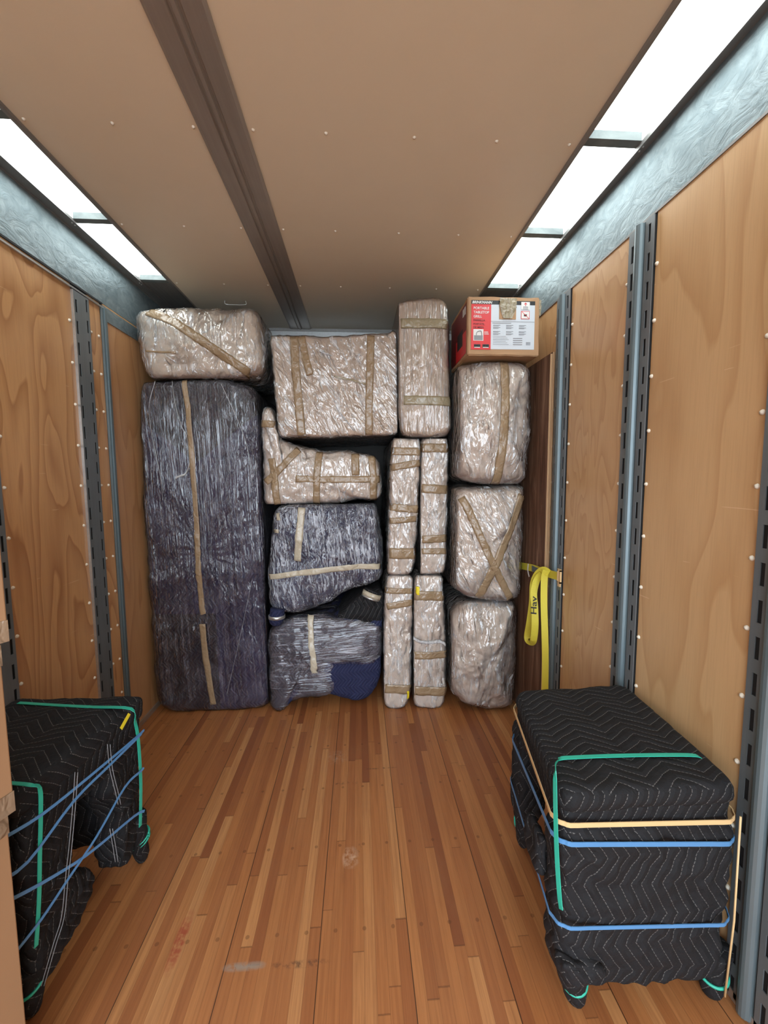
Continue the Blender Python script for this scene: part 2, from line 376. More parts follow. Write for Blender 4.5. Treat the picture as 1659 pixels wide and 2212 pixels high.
def ribbon(name, pts, nrm, width, mat, parent, th=.002, n=6, smooth=True, label=None):
    """flat band through pts; nrm = one normal or one per point"""
    P = catmull(pts, n) if n > 1 else [Vector(p) for p in pts]
    if isinstance(nrm, list): N = catmull(nrm, n) if n > 1 else [Vector(q) for q in nrm]
    else: N = [Vector(nrm)]*len(P)
    v = []; f = []
    for i, p in enumerate(P):
        t = (P[min(i+1, len(P)-1)]-P[max(i-1, 0)]).normalized(); q = N[i].normalized(); w = t.cross(q).normalized()*width/2; q = w.cross(t).normalized()*th/2
        if q.dot(N[i]) < 0: q = -q
        v += [p+w+q, p-w+q, p-w-q, p+w-q]
    m_ = len(P)
    for i in range(m_-1):
        for k in range(4): f.append((4*i+k, 4*i+(k+1) % 4, 4*i+4+(k+1) % 4, 4*i+4+k))
    f += [(0, 1, 2, 3), (4*m_-4, 4*m_-3, 4*m_-2, 4*m_-1)]
    return mk(name, v, f, mat, parent, smooth=False, label=label)

def resample(poly, n):
    P = [Vector(p) for p in poly]
    for _ in range(3):                                             # Chaikin
        Q = []
        for i in range(len(P)):
            a, b = P[i], P[(i+1) % len(P)]; Q += [a*.75+b*.25, a*.25+b*.75]
        P = Q
    L = [0]
    for i in range(len(P)): L.append(L[-1]+(P[(i+1) % len(P)]-P[i]).length)
    out = []; j = 0
    for k in range(n):
        s = L[-1]*k/n
        while L[j+1] < s: j += 1
        f = (s-L[j])/max(1e-9, L[j+1]-L[j]); out.append(P[j].lerp(P[(j+1) % len(P)], f))
    return out
def soft(poly, frame, depth, r=.05, bulge=.02, n=120, amp=.010, nsc=7, fine=.004, seed=0, ctr=None, taper=0.0, zmin=None, clip=None, nin=16, ns=8):
    """rounded, lumpy solid: 2-D outline in frame (O,U,V,Wd) pushed back by depth. returns verts, faces"""
    O, U, V, Wd = [Vector(q) for q in frame]
    P = resample([Vector((a, b)) for a, b in poly], n)
    A = sum(P[i].x*P[(i+1) % n].y-P[(i+1) % n].x*P[i].y for i in range(n))
    sg = 1 if A > 0 else -1
    C = Vector(ctr) if ctr else sum(P, Vector((0, 0)))/n
    N = []
    for i in range(n):
        t = P[(i+2) % n]-P[(i-2) % n]; N.append(Vector((t.y, -t.x)).normalized()*sg)
    rings = []
    for k in range(1, nin): 
        s = k/nin; rings.append((r, s, -bulge*(1-s*s)))
    for k in range(6):
        th = (pi/2)*k/5; rings.append((r*(1-sin(th)), 1, r*(1-cos(th))))
    for k in range(1, ns): rings.append((0, 1, r+(depth-2*r)*k/ns))
    for k in range(5):
        th = (pi/2)*k/4; rings.append((r*(1-cos(th)), 1, depth-r+r*sin(th)))
    verts = [(C, -bulge)]
    flat = []
    for ins, s, y in rings:
        tp = 1-taper*max(0, y)/depth
        for i in range(n):
            dv = (C-P[i]); dl = dv.length; dv = dv/dl; q = P[i]+dv*min(ins/max(.45, -dv.dot(N[i])), dl*.6); q = C+(q-C)*s*tp; flat.append((q, y))
    verts += flat; verts.append((C, depth))
    f = [(0, 1+(i+1) % n, 1+i) for i in range(n)]
    R = len(rings)
    for k in range(R-1):
        for i in range(n):
            a = 1+k*n+i; b = 1+k*n+(i+1) % n; f.append((a, b, b+n, a+n))
    last = 1+(R-1)*n; f += [(last+i, last+(i+1) % n, last+n) for i in range(n)]
    co = [O+U*q.x+V*q.y+Wd*y for q, y in verts]
    me = bpy.data.meshes.new('t'); me.from_pydata([tuple(c) for c in co], [], f)
    bm = bmesh.new(); bm.from_mesh(me); bmesh.ops.recalc_face_normals(bm, faces=bm.faces); bm.normal_update()
    nr = [v.normal.copy() for v in bm.verts]; bm.free(); bpy.data.meshes.remove(me)
    out = []
    sd = Vector((seed*3.7, seed*1.3, seed*5.1))
    for c, q in zip(co, nr):
        d = amp*noise.fractal(c*nsc+sd, 1, 2, 3)+fine*(1-2*abs(noise.noise((c+sd)*nsc*3.1)))+fine*.8*noise.noise((c+sd)*nsc*7)
        p = c+q*d
        if zmin is not None and p.z < zmin: p.z = zmin
        if clip:
            if clip[0] is not None: p.x = max(p.x, clip[0])
            if clip[1] is not None: p.x = min(p.x, clip[1])
            if clip[2] is not None: p.z = max(p.z, clip[2])
            if clip[3] is not None: p.z = min(p.z, clip[3])
        out.append(p)
    return out, f, nr
def front(poly_px, yf):
    return [(at(a, b, 1, yf).x, at(a, b, 1, yf).z) for a, b in poly_px]
def drape(bvh, pts, width, mat, parent, yf, name='packing_tape', off=.0035, step=.012, lat=4, label=None):
    P = [Vector((at(a, b, 1, yf).x, at(a, b, 1, yf).z)) for a, b in pts]
    S = []
    for i in range(len(P)-1):
        k = max(1, int((P[i+1]-P[i]).length/step))
        S += [P[i].lerp(P[i+1], j/k) for j in range(k)]
    S.append(P[-1]); rows = []
    for i, p in enumerate(S):
        t = (S[min(i+1, len(S)-1)]-S[max(i-1, 0)]).normalized(); w = Vector((-t.y, t.x)); row = []
        for j in range(lat+1):
            q = p+w*width*(j/lat-.5)
            h = bvh.ray_cast(Vector((q.x, yf-.6, q.y)), Vector((0, 1, 0)), .6+.22)
            if h[0] is None: row = None; break
            nn = h[1] if h[1].y < 0 else -h[1]
            row.append((h[0], nn))
        if row: rows.append(row)
    if len(rows) < 2: return None
    v = []; f = []; m_ = lat+1
    for row in rows: v += [h+n_*off for h, n_ in row]
    b = len(v)
    for row in rows: v += [h+n_*(off-.002) for h, n_ in row]
    for i in range(len(rows)-1):
        for j in range(lat):
            a = i*m_+j; f.append((a, a+1, a+m_+1, a+m_)); f.append((b+a, b+a+m_, b+a+m_+1, b+a+1))
        for j in (0, lat): a = i*m_+j; f.append((a, a+m_, b+a+m_, b+a))
    for i in (0, len(rows)-1):
        for j in range(lat): a = i*m_+j; f.append((a, a+1, b+a+1, b+a))
    return mk(name, v, f, mat, parent, smooth=True, label=label)

def bundle(name, label, cat, px, yf, depth, body, film, tapes=(), bodyname='paper_padding', group=None, filmoff=.006, uv=None, parts=None, **k):
    poly = front(px, yf)
    cx = sum(p[0] for p in poly)/len(poly); zb = min(p[1] for p in poly)
    if k.get('zmin') is not None: zb = max(zb, 0)
    root = thing(name, label, cat, (cx, yf+depth/2, max(0, zb)), group)
    v, f, nr = soft(poly, ((0, yf, 0), (1, 0, 0), (0, 0, 1), (0, 1, 0)), depth, **k)
    mk(bodyname, v, f, body, root, smooth=True, uv=uv)
    bvh = BVHTree.FromPolygons([tuple(q) for q in v], f)
    if film:
        fv = [a+b*filmoff for a, b in zip(v, nr)]
        for q in fv: q.z = max(q.z, .001)
        cl = k.get('clip')
        if cl:
            for q in fv:
                if cl[0] is not None: q.x = max(q.x, cl[0]-.002)
                if cl[1] is not None: q.x = min(q.x, cl[1]+.002)
                if cl[2] is not None: q.z = max(q.z, cl[2]-.002)
                if cl[3] is not None: q.z = min(q.z, cl[3]+.002)
        mk('stretch_film', fv, f, film, root, smooth=True)
    for t in tapes:
        drape(bvh, t[0], t[1]*(1.22 if t[1] > .02 else 1), t[2] if len(t) > 2 else M['tape'], root, yf, name=t[3] if len(t) > 3 else 'packing_tape', off=.0095 if len(t) < 5 else t[4])
    return root, bvh

# ================================================================ the truck box
XL, XR, YB, YR, ZC = -1.351, 1.062, 3.373, -1.3, 2.70
ZH = 2.436
mk('floor', [(XL-.05, YR, 0), (XR+.05, YR, 0), (XR+.05, YB+.05, 0), (XL-.05, YB+.05, 0), (XL-.05, YR, -.06), (XR+.05, YR, -.06), (XR+.05, YB+.05, -.06), (XL-.05, YB+.05, -.06)],
   [(0, 1, 2, 3), (7, 6, 5, 4), (0, 4, 5, 1), (1, 5, 6, 2), (2, 6, 7, 3), (3, 7, 4, 0)], M['floor'], kind='structure')
ce = MB().box((-1.120, YR, ZC), (.808, YB, ZC+.02)).build('ceiling', M['ceil'], kind='structure')
for yy in (.40, .955, 1.508, 2.062, 2.63):
    for xx in (-1.10, -.816, -.55, -.35, -.10, .21, .507, .775):
        MB().dome((xx, yy, ZC), (0, 0, -1), .0065, .005).build('rivet', M['rivet'], ce, smooth=True)
bk = MB().box((XL-.05, YB, 0), (XR+.05, YB+.03, ZC+.1)).build('wall_back', M['back'], kind='structure')  # wall coloured near-black for the shade seen between the packages
MB().box((XL, YB-.03, ZC-.022), (XR, YB, ZC)).build('trim_1', M['frame'], kind='structure')
MB().box((XL, YB-.03, ZC-.075), (XR, YB-.001, ZC-.024)).build('trim_2', M['bright'], kind='structure')
# roof cap above the light strips, so only the strips let light in
MB().box((XL-.05, YR, ZC+.085), (XR+.05, YB+.03, ZC+.11)).build('roof', M['frame'], kind='structure')
# central joint cover with ribs
x0, x1 = -.533, -.368
pf = [(0, 0), (0, -.006), (.010, -.010), (.062, -.010), (.066, -.004), (.072, -.004), (.076, -.012), (.088, -.012), (.092, -.004), (.098, -.004), (.102, -.010), (.155, -.010), (.165, -.006), (.165, 0)]
MB().prism(pf, (x0, YR, ZC), (x0, 2.93+.44-.03, ZC), (1, 0, 0), (0, 0, 1)).build('trim_3', M['beam'], kind='structure')
# roof light strips
def light_strip(side, xi, xo, wall, n):
    s = 1 if side == 'right' else -1
    root = thing('roof_light', 'long white translucent roof light along the %s edge of the ceiling' % side, 'light', ((xi+xo)/2, 1, ZC))
    a, b = sorted((xi, xo))
    MB().box((a-.03, YR, ZC+.030), (b+.03, 2.61, ZC+.034)).build('diffuser', M['sky'], root)
    for yy in (.40, .955, 1.508-.03, 2.062-.03, 2.60):
        MB().box((a, yy, ZC+.001), (b, yy+.035, ZC+.030)).build('crossbar', M['bar'], root)
    a2, b2 = sorted((xi-s*.001, xi+s*.014))
    MB().box((a2, YR, ZC-.012), (b2, YB-.03, ZC+.05)).build('inner_rail', M['frame'], root)
    a2, b2 = sorted((xo, wall))
    MB().box((a2, YR, ZC-.010), (b2, YB-.03, ZC+.002)).box((a2-.0, YR, ZC-.016), (a2+.006, YB-.03, ZC-.010)).build('outer_rail', M['frame'], root)
    MB().box((a-.03, 2.625, ZC+.003), (b+.03, YB-.03, ZC+.028)).build('end_plate', M['frame'], root)
    for yy in (.41, .965, 1.49, 2.045, 2.62):
        MB().dome((xo+s*.014, yy, ZC-.010), (0, 0, -1), .004, .003).dome((xo+s*.014, yy+.02, ZC-.010), (0, 0, -1), .004, .003).build('screw_pair', M['bright'], root, smooth=True)
light_strip('right', .808, 1.028, 1.062, 1)
light_strip('left', -1.120, -1.30, -1.351, 1)
# galvanised header panels
MB().box((XR, YR, ZH), (XR+.02, YB, ZC+.05)).build('trim_4', M['galv'], kind='structure')
MB().box((XL-.02, YR, ZH), (XL, YB, ZC+.05)).build('trim_5', M['galv'], kind='structure')
MB().box((XR-.004, YR, ZH-.008), (XR+.02, YB, ZH)).build('trim_6', M['frame'], kind='structure')
MB().box((XL-.02, YR, ZH-.010), (XL+.006, 2.29, ZH-.001)).build('header_gap_shade', M['dark'], kind='structure')  # dark strip painting the shade of the gap below the header
MB().box((XL-.02, YR, ZH-.030), (XL+.010, 2.29, ZH-.022)).build('trim_8', M['bright'], kind='structure')
MB().box((XL-.02, 2.29, ZH-.085), (XL+.004, YB, ZH-.012)).build('trim_9', M['galv'], kind='structure')

ZR = [2.25-.1945*i for i in range(12)]
wl = MB().box((XL-.05, YR, 0), (XL-.012, YB, ZH)).build('wall_left', M['steel'], kind='structure')
wr = MB().box((XR+.012, YR, 0), (XR+.05, YB, ZH)).build('wall_right', M['steel'], kind='structure')
def panel(wall, side, y0, y1, mat, rivs, lab):
    s = 1 if side == 'R' else -1; X = XR if side == 'R' else XL
    a, b = sorted((X, X+s*.011))
    p = MB().box((a, y0, .01), (b, y1, ZH-.002)).build('plywood_panel', mat, wall, label=lab)
    for ry in rivs:
        for z in ZR:
            MB().dome((X, ry, z), (-s, 0, 0), .0078, .007).build('rivet', M['rivet'], p, smooth=True)
panel(wl, 'L', YR, 1.49, M['plyL'], [], None)
panel(wl, 'L', 1.60, 2.056, M['plyL'], [1.613, 2.037], 'golden plywood panel with bold wavy grain')
panel(wl, 'L', 2.176, 2.272, M['plyL'], [2.19, 2.25], 'narrow plywood strip beside the slotted rail')
panel(wl, 'L', 2.29, YB, M['plyL2'], [], 'smooth pale plywood panel beside the cargo')
panel(wr, 'R', YR, .86, M['plyR'], [], None)
panel(wr, 'R', .988, 1.425, M['plyR'], [1.003, 1.437-.02], 'wide plywood panel with soft blotchy grain')
panel(wr, 'R', 1.562, 1.990, M['plyR2'], [1.574, 1.978], 'narrower plywood panel with fine grain')
panel(wr, 'R', 2.125, YB, M['plyR2'], [2.137], 'plywood panel behind the cargo')
MB().box((XL+.0005, 2.274, .01), (XL+.012, 2.284, ZH-.03)).box((XL+.0005, 2.284, .01), (XL+.020, 2.300, ZH-.03)).box((XL+.0005, 2.300, .01), (XL+.012, 2.310, ZH-.03)).build('trim_10', M['steelblue'], kind='structure')
MB().box((XR-.010, YR, 0), (XR+.012, YB, .03)).build('baseboard_right', M['bright'], kind='structure')
MB().box((XL-.012, YR, 0), (XL+.010, YB, .03)).build('baseboard_left', M['bright'], kind='structure')

def slotted(mb, X, s, y0, y1, ys, z0, z1, sw=.013, sh=.062, pitch=.1, ph=0.0, x_in=.010):
    """plate in plane x=X standing proud towards -s, with slot holes of width sw at y=ys"""
    a, b = sorted((X-s*x_in, X-s*(x_in-.003)))
    mb.box((a, y0, z0), (b, ys-sw/2, z1)); mb.box((a, ys+sw/2, z0), (b, y1, z1))
    z = z0; k = 0; zc = z0+ph
    while zc < z1:
        if zc-sh/2 > z: mb.box((a, ys-sw/2, z), (b, ys+sw/2, zc-sh/2))
        z = zc+sh/2; zc += pitch
    if z < z1: mb.box((a, ys-sw/2, z), (b, ys+sw/2, z1))
def post_right(y0, y1, lab):
    yc = (y0+y1)/2; w = y1-y0
    root = thing('slotted_post', lab, 'post', (XR, yc, 0), 'slotted steel posts on the right wall')
    for (a, b, ys, ph) in ((y0, y0+w*.33, y0+w*.17, .06), (y1-w*.33, y1, y1-w*.17, .03)):
        mb = MB(); slotted(mb, XR, 1, a, b, ys, .012, ZH-.01, ph=ph); mb.build('slotted_flange', M['steel'], root)
    MB().box((XR-.004, y0+.003, .012), (XR+.010, y1-.003, ZH-.012)).build('slot_shade', M['dark'], root)  # dark backing added as the shade seen through the slots
    pr = [(-.012, 0)]+[(-.012+.024*(1-cos(a))/2, .012+.010*sin(a)) for a in [pi*i/8 for i in range(9)]]+[(.012, 0)]
    pr = [(w*.15*cos(pi-pi*i/8), .006+.022*sin(pi*i/8)) for i in range(9)]
    pr = [(pr[0][0], 0)]+pr+[(pr[-1][0], 0)]
    MB().prism(pr, (XR, yc+.004, .01), (XR, yc+.004, ZH-.012), (0, 1, 0), (-1, 0, 0)).build('round_post', M['steelblue'], root, smooth=False)
post_right(.855, .986, 'slotted grey steel post at the right edge beside the black wrapped desk')
post_right(1.427, 1.560, 'slotted steel post between the two large plywood panels of the right wall')
post_right(1.992, 2.123, 'far slotted steel post beside the brown plywood sheets and yellow strap')
def track_left(y0, y1, lab):
    root = thing('slotted_track', lab, 'rail', (XL, (y0+y1)/2, 0), 'slotted steel tracks on the left wall')
    ym = (y0+y1)/2; mb = MB(); slotted(mb, XL, -1, y0, ym, y0+.018, .012, ZH-.035, .012, .060, .1, .02); slotted(mb, XL, -1, ym, y1, y1-.018, .012, ZH-.035, .012, .060, .1, .05)
    mb.build('slotted_plate', M['steel'], root)
    MB().box((XL-.010, y0+.002, .012), (XL+.003, y1-.002, ZH-.036)).build('slot_shade', M['dark'], root)  # near-black sheet behind the plate, painted shade for its slots
    MB().box((XL, y0-.004, .012), (XL+.012, y0, ZH-.035)).build('edge_strip', M['bright'], root)
track_left(2.060, 2.172, 'full height slotted steel track beyond the black wrapped table on the left wall')
track_left(1.492, 1.592, 'short visible stretch of slotted steel track beside the cardboard boxes')
# outside ground beyond the open rear
MB().box((-9, -12, -1.1), (9, YR-.05, -1.0)).build('ground', M['asphalt'], kind='structure')

# ================================================================ cargo against the back
Zof = lambda py, y, px=800: at(px, py, 1, y).z
Z_A = Zof(817, 2.52, 450)      # bundle on the tall package
Z_T = Zof(945, 2.44, 900)      # tall carton on the slim packages
Z_S = Zof(1242, 2.46, 880)     # slim on slim
Z_B1 = Zof(1046, 2.27, 1050); Z_B2 = Zof(1304, 2.34, 1050)
Z_G = at(1085, 768, 1, 2.18).z
X_CT = at(860, 850, 1, 2.46).x; X_SU = at(908, 1000, 1, 2.46).x; X_SL = at(893.5, 1400, 1, 2.47).x
X_SB = .572; X_M = -.606; X_AS = at(828, 1400, 1, 2.49).x; Z_C = Zof(1089, 2.51, 700); Z_N = Zof(1328, 2.5, 700)
bundle('wrapped_bundle', 'peach film-wrapped bundle with a diagonal tape, on top of the tall dark package', 'bundle',
       [(284, 668), (318, 661), (400, 657), (500, 660), (550, 661), (560, 690), (566, 760), (564, 800), (530, 814), (450, 816), (380, 820), (325, 817), (300, 800), (296, 770), (286, 730), (281, 690)], 2.50, .62,
       M['peach'], M['film'], [([(318, 672), (380, 700), (440, 740), (500, 780), (556, 815)], .040), ([(318, 759), (350, 762), (385, 764)], .010)], r=.085, bulge=.03, amp=.014, seed=1, clip=(XL+.008, None, Z_A+.003, None))
bundle('wrapped_mattress', 'tall upright dark indigo package in shiny film standing at the left wall', 'package',
       [(297, 828), (320, 821), (380, 819), (470, 816), (520, 826), (552, 842), (556, 900), (560, 1020), (570, 1200), (577, 1400), (582, 1500), (578, 1532), (520, 1541), (450, 1541), (340, 1540), (331, 1450), (320, 1300), (308, 1100), (300, 950)], 2.535, .72,
       M['violet'], M['film_vd'], [([(398, 823), (408, 880), (416, 980), (425, 1100), (432, 1230), (438, 1310), (442, 1325)], .026, M['tape'], 'packing_tape'), ([(440, 1345), (446, 1420), (462, 1520)], .030)],
       bodyname='quilted_blanket', uv=UVQ, r=.05, bulge=.012, amp=.010, seed=2, zmin=.002, n=200, ns=12, clip=(XL+.008, X_M-.003, None, Z_A-.003))
bundle('wrapped_chair', 'paper-padded chair shape with crossed brown tapes, under the big wrapped carton', 'chair',
       [(563, 885), (576, 877), (587, 882), (592, 902), (596, 930), (610, 955), (650, 967), (700, 974), (790, 979), (814, 986), (821, 1003), (822, 1050), (820, 1078), (800, 1082), (770, 1077), (720, 1086), (650, 1091), (590, 1098), (572, 1096), (569, 1040), (566, 960)], 2.53, .75,
       M['paper'], M['film'], [([(566, 915), (597, 918)], .035), ([(572, 1045), (600, 1020), (645, 972)], .035), ([(588, 990), (594, 1030), (600, 1092)], .035),
                               ([(690, 978), (686, 1020), (683, 1086)], .035), ([(767, 982), (768, 1027)], .04), ([(802, 987), (806, 1030), (806, 1078)], .035), ([(640, 1034), (700, 1036), (818, 1035)], .034)],
       r=.05, bulge=.02, amp=.012, seed=3, clip=(X_M+.003, None, Z_C+.003, None), ctr=tuple(front([(612, 1010)], 2.53)[0]))
rt, bv = bundle('wrapped_carton', 'large film-wrapped brown carton with two vertical tapes below the ceiling', 'carton',
       [(586, 728), (588, 724), (640, 727), (700, 726), (845, 722), (852, 714), (858, 718), (860, 780), (863, 880), (865, 930), (860, 938), (790, 940), (700, 943), (610, 943), (600, 940), (598, 880), (588, 780)], 2.50, .78,
       M['wcarton'], M['film_x'], [([(636, 730), (640, 800), (646, 870), (652, 942)], .042), ([(652, 730), (662, 780), (671, 812)], .035), ([(801, 727), (799, 800), (797, 880), (797, 938)], .038), ([(722, 815), (790, 830)], .009, M['tapeg'])],
       bodyname='cardboard_box', r=.022, bulge=.012, amp=.008, seed=4, clip=(None, X_CT-.003, None, None))
bundle('wrapped_carton', 'tall narrow film-wrapped carton standing on the two slim packages', 'carton',
       [(853, 660), (858, 651), (890, 645), (950, 641), (962, 645), (966, 665), (972, 800), (975, 915), (972, 938), (930, 944), (880, 942), (868, 936), (862, 850), (856, 720)], 2.42, .70,
       M['wcarton'], M['film_v'], [([(866, 700), (964, 702)], .045, M['tapeg']), ([(872, 865), (972, 868)], .045, M['tapeg'])],
       bodyname='cardboard_box', r=.032, bulge=.012, amp=.007, seed=5, clip=(X_CT+.003, .57, Z_T+.003, None))
def slim(label, px, yf, bands, seed, extra=(), clip=None):
    tp = [([(a, b+dy), (c, d+dy)], w) for (a, b, c, d, w) in bands for dy in (0,)]
    return bundle('slim_package', label, 'package', px, yf, .80, M['paper'], M['film'], tp+list(extra), r=.024, bulge=.010, amp=.008, nsc=11, fine=.004, seed=seed, group='slim paper-padded packages', n=110, zmin=.002, clip=clip)
slim('upper left slim upright package, its right twin beside it, under the tall narrow carton',
     [(849, 950), (860, 946), (900, 946), (908, 952), (906, 1020), (903, 1080), (897, 1180), (893, 1225), (888, 1242), (845, 1243), (838, 1238), (842, 1120), (846, 1030)], 2.46,
     [(848, 975, 906, 976, .04), (846, 1010, 905, 1000, .035), (845, 1095, 901, 1100, .04), (842, 1195, 895, 1195, .055), (843, 1125, 897, 1120, .03)], 6, clip=(None, X_SU-.003, Z_S+.003, Z_T-.003))
slim('upper right slim upright package touching the bag stack, under the tall narrow carton',
     [(911, 950), (920, 945), (958, 944), (968, 950), (968, 1020), (965, 1100), (962, 1200), (960, 1236), (950, 1241), (912, 1241), (903, 1236), (906, 1140), (909, 1040)], 2.46,
     [(912, 968, 966, 968, .045), (912, 1055, 964, 1058, .045), (908, 1165, 962, 1162, .04), (907, 1190, 962, 1190, .03)], 7, clip=(X_SU+.003, X_SB, Z_S+.003, Z_T-.003))
slim('lower left slim package standing on the floor beside the navy armchair',
     [(834, 1247), (845, 1243), (884, 1243), (892, 1250), (891, 1300), (888, 1400), (885, 1500), (880, 1522), (860, 1533), (836, 1530), (827, 1514), (829, 1420), (832, 1320)], 2.48,
     [(834, 1275, 889, 1276, .03), (832, 1310, 889, 1300, .035), (829, 1485, 885, 1488, .05)], 8, [([(880, 1490), (880, 1508)], .012, M['sticker'], 'yellow_label', .012)], clip=(X_AS+.003, X_SL-.003, None, Z_S-.003))
slim('lower right slim package on the floor with a yellow tag and a torn film ruffle',
     [(897, 1248), (910, 1243), (948, 1242), (956, 1250), (959, 1320), (963, 1400), (963, 1500), (960, 1526), (930, 1535), (900, 1530), (891, 1512), (889, 1450), (895, 1390), (893, 1320)], 2.47,
     [(897, 1285, 957, 1287, .05), (896, 1415, 962, 1412, .04), (892, 1490, 962, 1492, .05)], 9, [([(903, 1266), (903, 1284)], .016, M['sticker'], 'yellow_label', .012)], clip=(X_SL+.003, X_SB-.01, None, Z_S-.003))
bag = lambda label, px, yf, tapes, seed, film='film', **k: bundle('wrapped_bag', label, 'bag', px, yf, .62, M['paper'], M[film], tapes, r=.095, bulge=.035, amp=.014, seed=seed, group='bulging wrapped bags in the right column', **k)
bag('topmost of the three bulging wrapped bags, directly under the red and white grill box',
    [(988, 800), (1005, 780), (1040, 772), (1100, 770), (1145, 775), (1154, 795), (1155, 850), (1153, 950), (1148, 1010), (1140, 1043), (1090, 1047), (1040, 1044), (1005, 1034), (985, 1012), (980, 960), (982, 880), (985, 830)], 2.24,
    [([(1089, 774), (1088, 850), (1082, 950), (1074, 1043)], .040)], 10, clip=(.578, 1.018, Z_B1+.003, Z_G-.010))
bag('middle wrapped bag with tapes crossing in a V on its front',
    [(975, 1070), (990, 1055), (1020, 1048), (1080, 1047), (1130, 1048), (1139, 1056), (1138, 1150), (1134, 1240), (1128, 1290), (1116, 1303), (1070, 1305), (1030, 1300), (1000, 1288), (975, 1262), (970, 1200), (970, 1120)], 2.31,
    [([(995, 1072), (1015, 1110), (1050, 1195), (1090, 1270), (1105, 1295)], .034), ([(1128, 1070), (1095, 1150), (1060, 1230), (1035, 1292)], .040)], 11, 'film_x', clip=(.578, 1.018, Z_B2+.003, Z_B1-.003))
bag('lowest wrapped bag without tape, standing on the wooden floor behind the desk',
    [(990, 1320), (1010, 1305), (1050, 1303), (1110, 1304), (1123, 1312), (1124, 1400), (1119, 1480), (1113, 1540), (1050, 1542), (1015, 1536), (985, 1514), (973, 1480), (971, 1400), (977, 1345)], 2.37, [], 12, zmin=.002, clip=(.578, 1.018, None, Z_B2-.003))

# navy bundle in the middle
rt, bv = bundle('wrapped_bundle', 'navy quilted bundle in glossy film with one level tan tape, under the wrapped chair', 'bundle',
       [(590, 1112), (605, 1093), (650, 1086), (720, 1092), (790, 1085), (808, 1088), (816, 1110), (823, 1150), (826, 1210), (822, 1248), (805, 1262), (770, 1270), (730, 1288), (690, 1312), (650, 1325), (610, 1326), (585, 1322), (579, 1290), (580, 1230), (584, 1160)], 2.50, .75,
       M['navy'], M['film_m'], [([(582, 1247), (640, 1237), (720, 1226), (770, 1222), (820, 1224)], .028, M['tapel']), ([(652, 1098), (648, 1150), (644, 1210)], .036, M['tapel']), ([(601, 1110), (604, 1124)], .02, M['tapel']), ([(594, 1147), (604, 1147)], .02, M['tapel'])],
       bodyname='quilted_blanket', uv=UVQ, r=.07, bulge=.03, amp=.016, seed=13, clip=(X_M+.003, X_AS+.02, None, Z_C-.003))
p = [at(a, b, 1, 2.50) for a, b in ((600, 1315), (598, 1332), (594, 1350))]
v = tube_mb(catmull(p, 4), [.045, .045, .046, .047, .048, .046, .043, .036, .022], 16); v.build('blanket_foot', M['navy'], rt, smooth=True, uv=UVQ, label='stubby wrapped foot')
c_ = at(598, 1330, 1, 2.50)
tube_mb([c_+Vector((0, 0, .006)), c_+Vector((0, 0, -.014))], .052, 20).build('silver_tape', M['bright'], rt, smooth=True)
# navy armchair at the bottom
rt, bv = bundle('wrapped_armchair', 'low navy and slate quilted armchair in film standing on the floor under the navy bundle', 'chair',
       [(583, 1362), (600, 1344), (640, 1332), (700, 1329), (735, 1332), (770, 1330), (815, 1330), (828, 1340), (827, 1400), (823, 1460), (810, 1500), (782, 1519), (750, 1516), (715, 1506), (650, 1508), (622, 1516), (612, 1534), (600, 1542), (588, 1536), (584, 1500), (581, 1430)], 2.51, .75,
       M['navy'], None, [([(672, 1334), (674, 1390), (682, 1448)], .030, M['tapel'], 'packing_tape', .024)], bodyname='quilted_blanket', uv=UVQ, r=.05, bulge=.02, amp=.014, seed=14, zmin=.002, n=140, clip=(X_M+.003, X_AS-.003, None, Z_N-.003))
v, f, nr = soft(front([(582, 1362), (600, 1346), (640, 1334), (700, 1331), (735, 1336), (825, 1340), (829, 1400), (820, 1438), (735, 1442), (726, 1508), (650, 1511), (622, 1519), (612, 1537), (600, 1544), (586, 1538), (582, 1500), (579, 1430)], 2.502), ((0, 2.502, 0), (1, 0, 0), (0, 0, 1), (0, 1, 0)), .48, r=.05, bulge=.022, amp=.014, seed=14, zmin=.003, clip=(X_M+.003, X_AS-.003, None, Z_N-.003), ctr=tuple(front([(660, 1420)], 2.5)[0]))
mk('slate_blanket', v, f, M['slate'], rt, smooth=True, uv=UVQ)
mk('stretch_film', [a+b*.006 for a, b in zip(v, nr)], f, M['film_h'], rt, smooth=True)
v, f, nr = soft(front([(722, 1345), (740, 1322), (775, 1292), (800, 1278), (822, 1276), (829, 1290), (829, 1340), (820, 1350), (770, 1352)], 2.50), ((0, 2.515, 0), (1, 0, 0), (0, 0, 1), (0, 1, 0)), .4, r=.035, bulge=.02, amp=.01, seed=16, n=80)
mk('black_blanket', v, f, M['quilt'], rt, smooth=True, uv=UVQ, label='black quilted hump above the armchair')
c_ = at(803, 1288, 1, 2.50); dr = Vector((.35, .1, .9)).normalized()
tube_mb(catmull([c_-dr*.10+Vector((0, .05, 0)), c_-dr*.03+Vector((0, .03, 0)), c_+dr*.02+Vector((0, .03, 0)), c_+dr*.035+Vector((0, .03, 0))], 4), [.05]*8+[.055, .058, .058, .055, .03], 18).build('wrapped_leg', M['quilt'], rt, smooth=True, uv=UVQ)
tube_mb([c_+dr*.018+Vector((0, .03, 0)), c_-dr*.012+Vector((0, .03, 0))], .063, 24).build('packing_tape', M['tapel'], rt, smooth=True)
tube_mb([c_-dr*.013+Vector((0, .03, 0)), c_-dr*.022+Vector((0, .03, 0))], .0625, 24).build('silver_tape', M['bright'], rt, smooth=True)
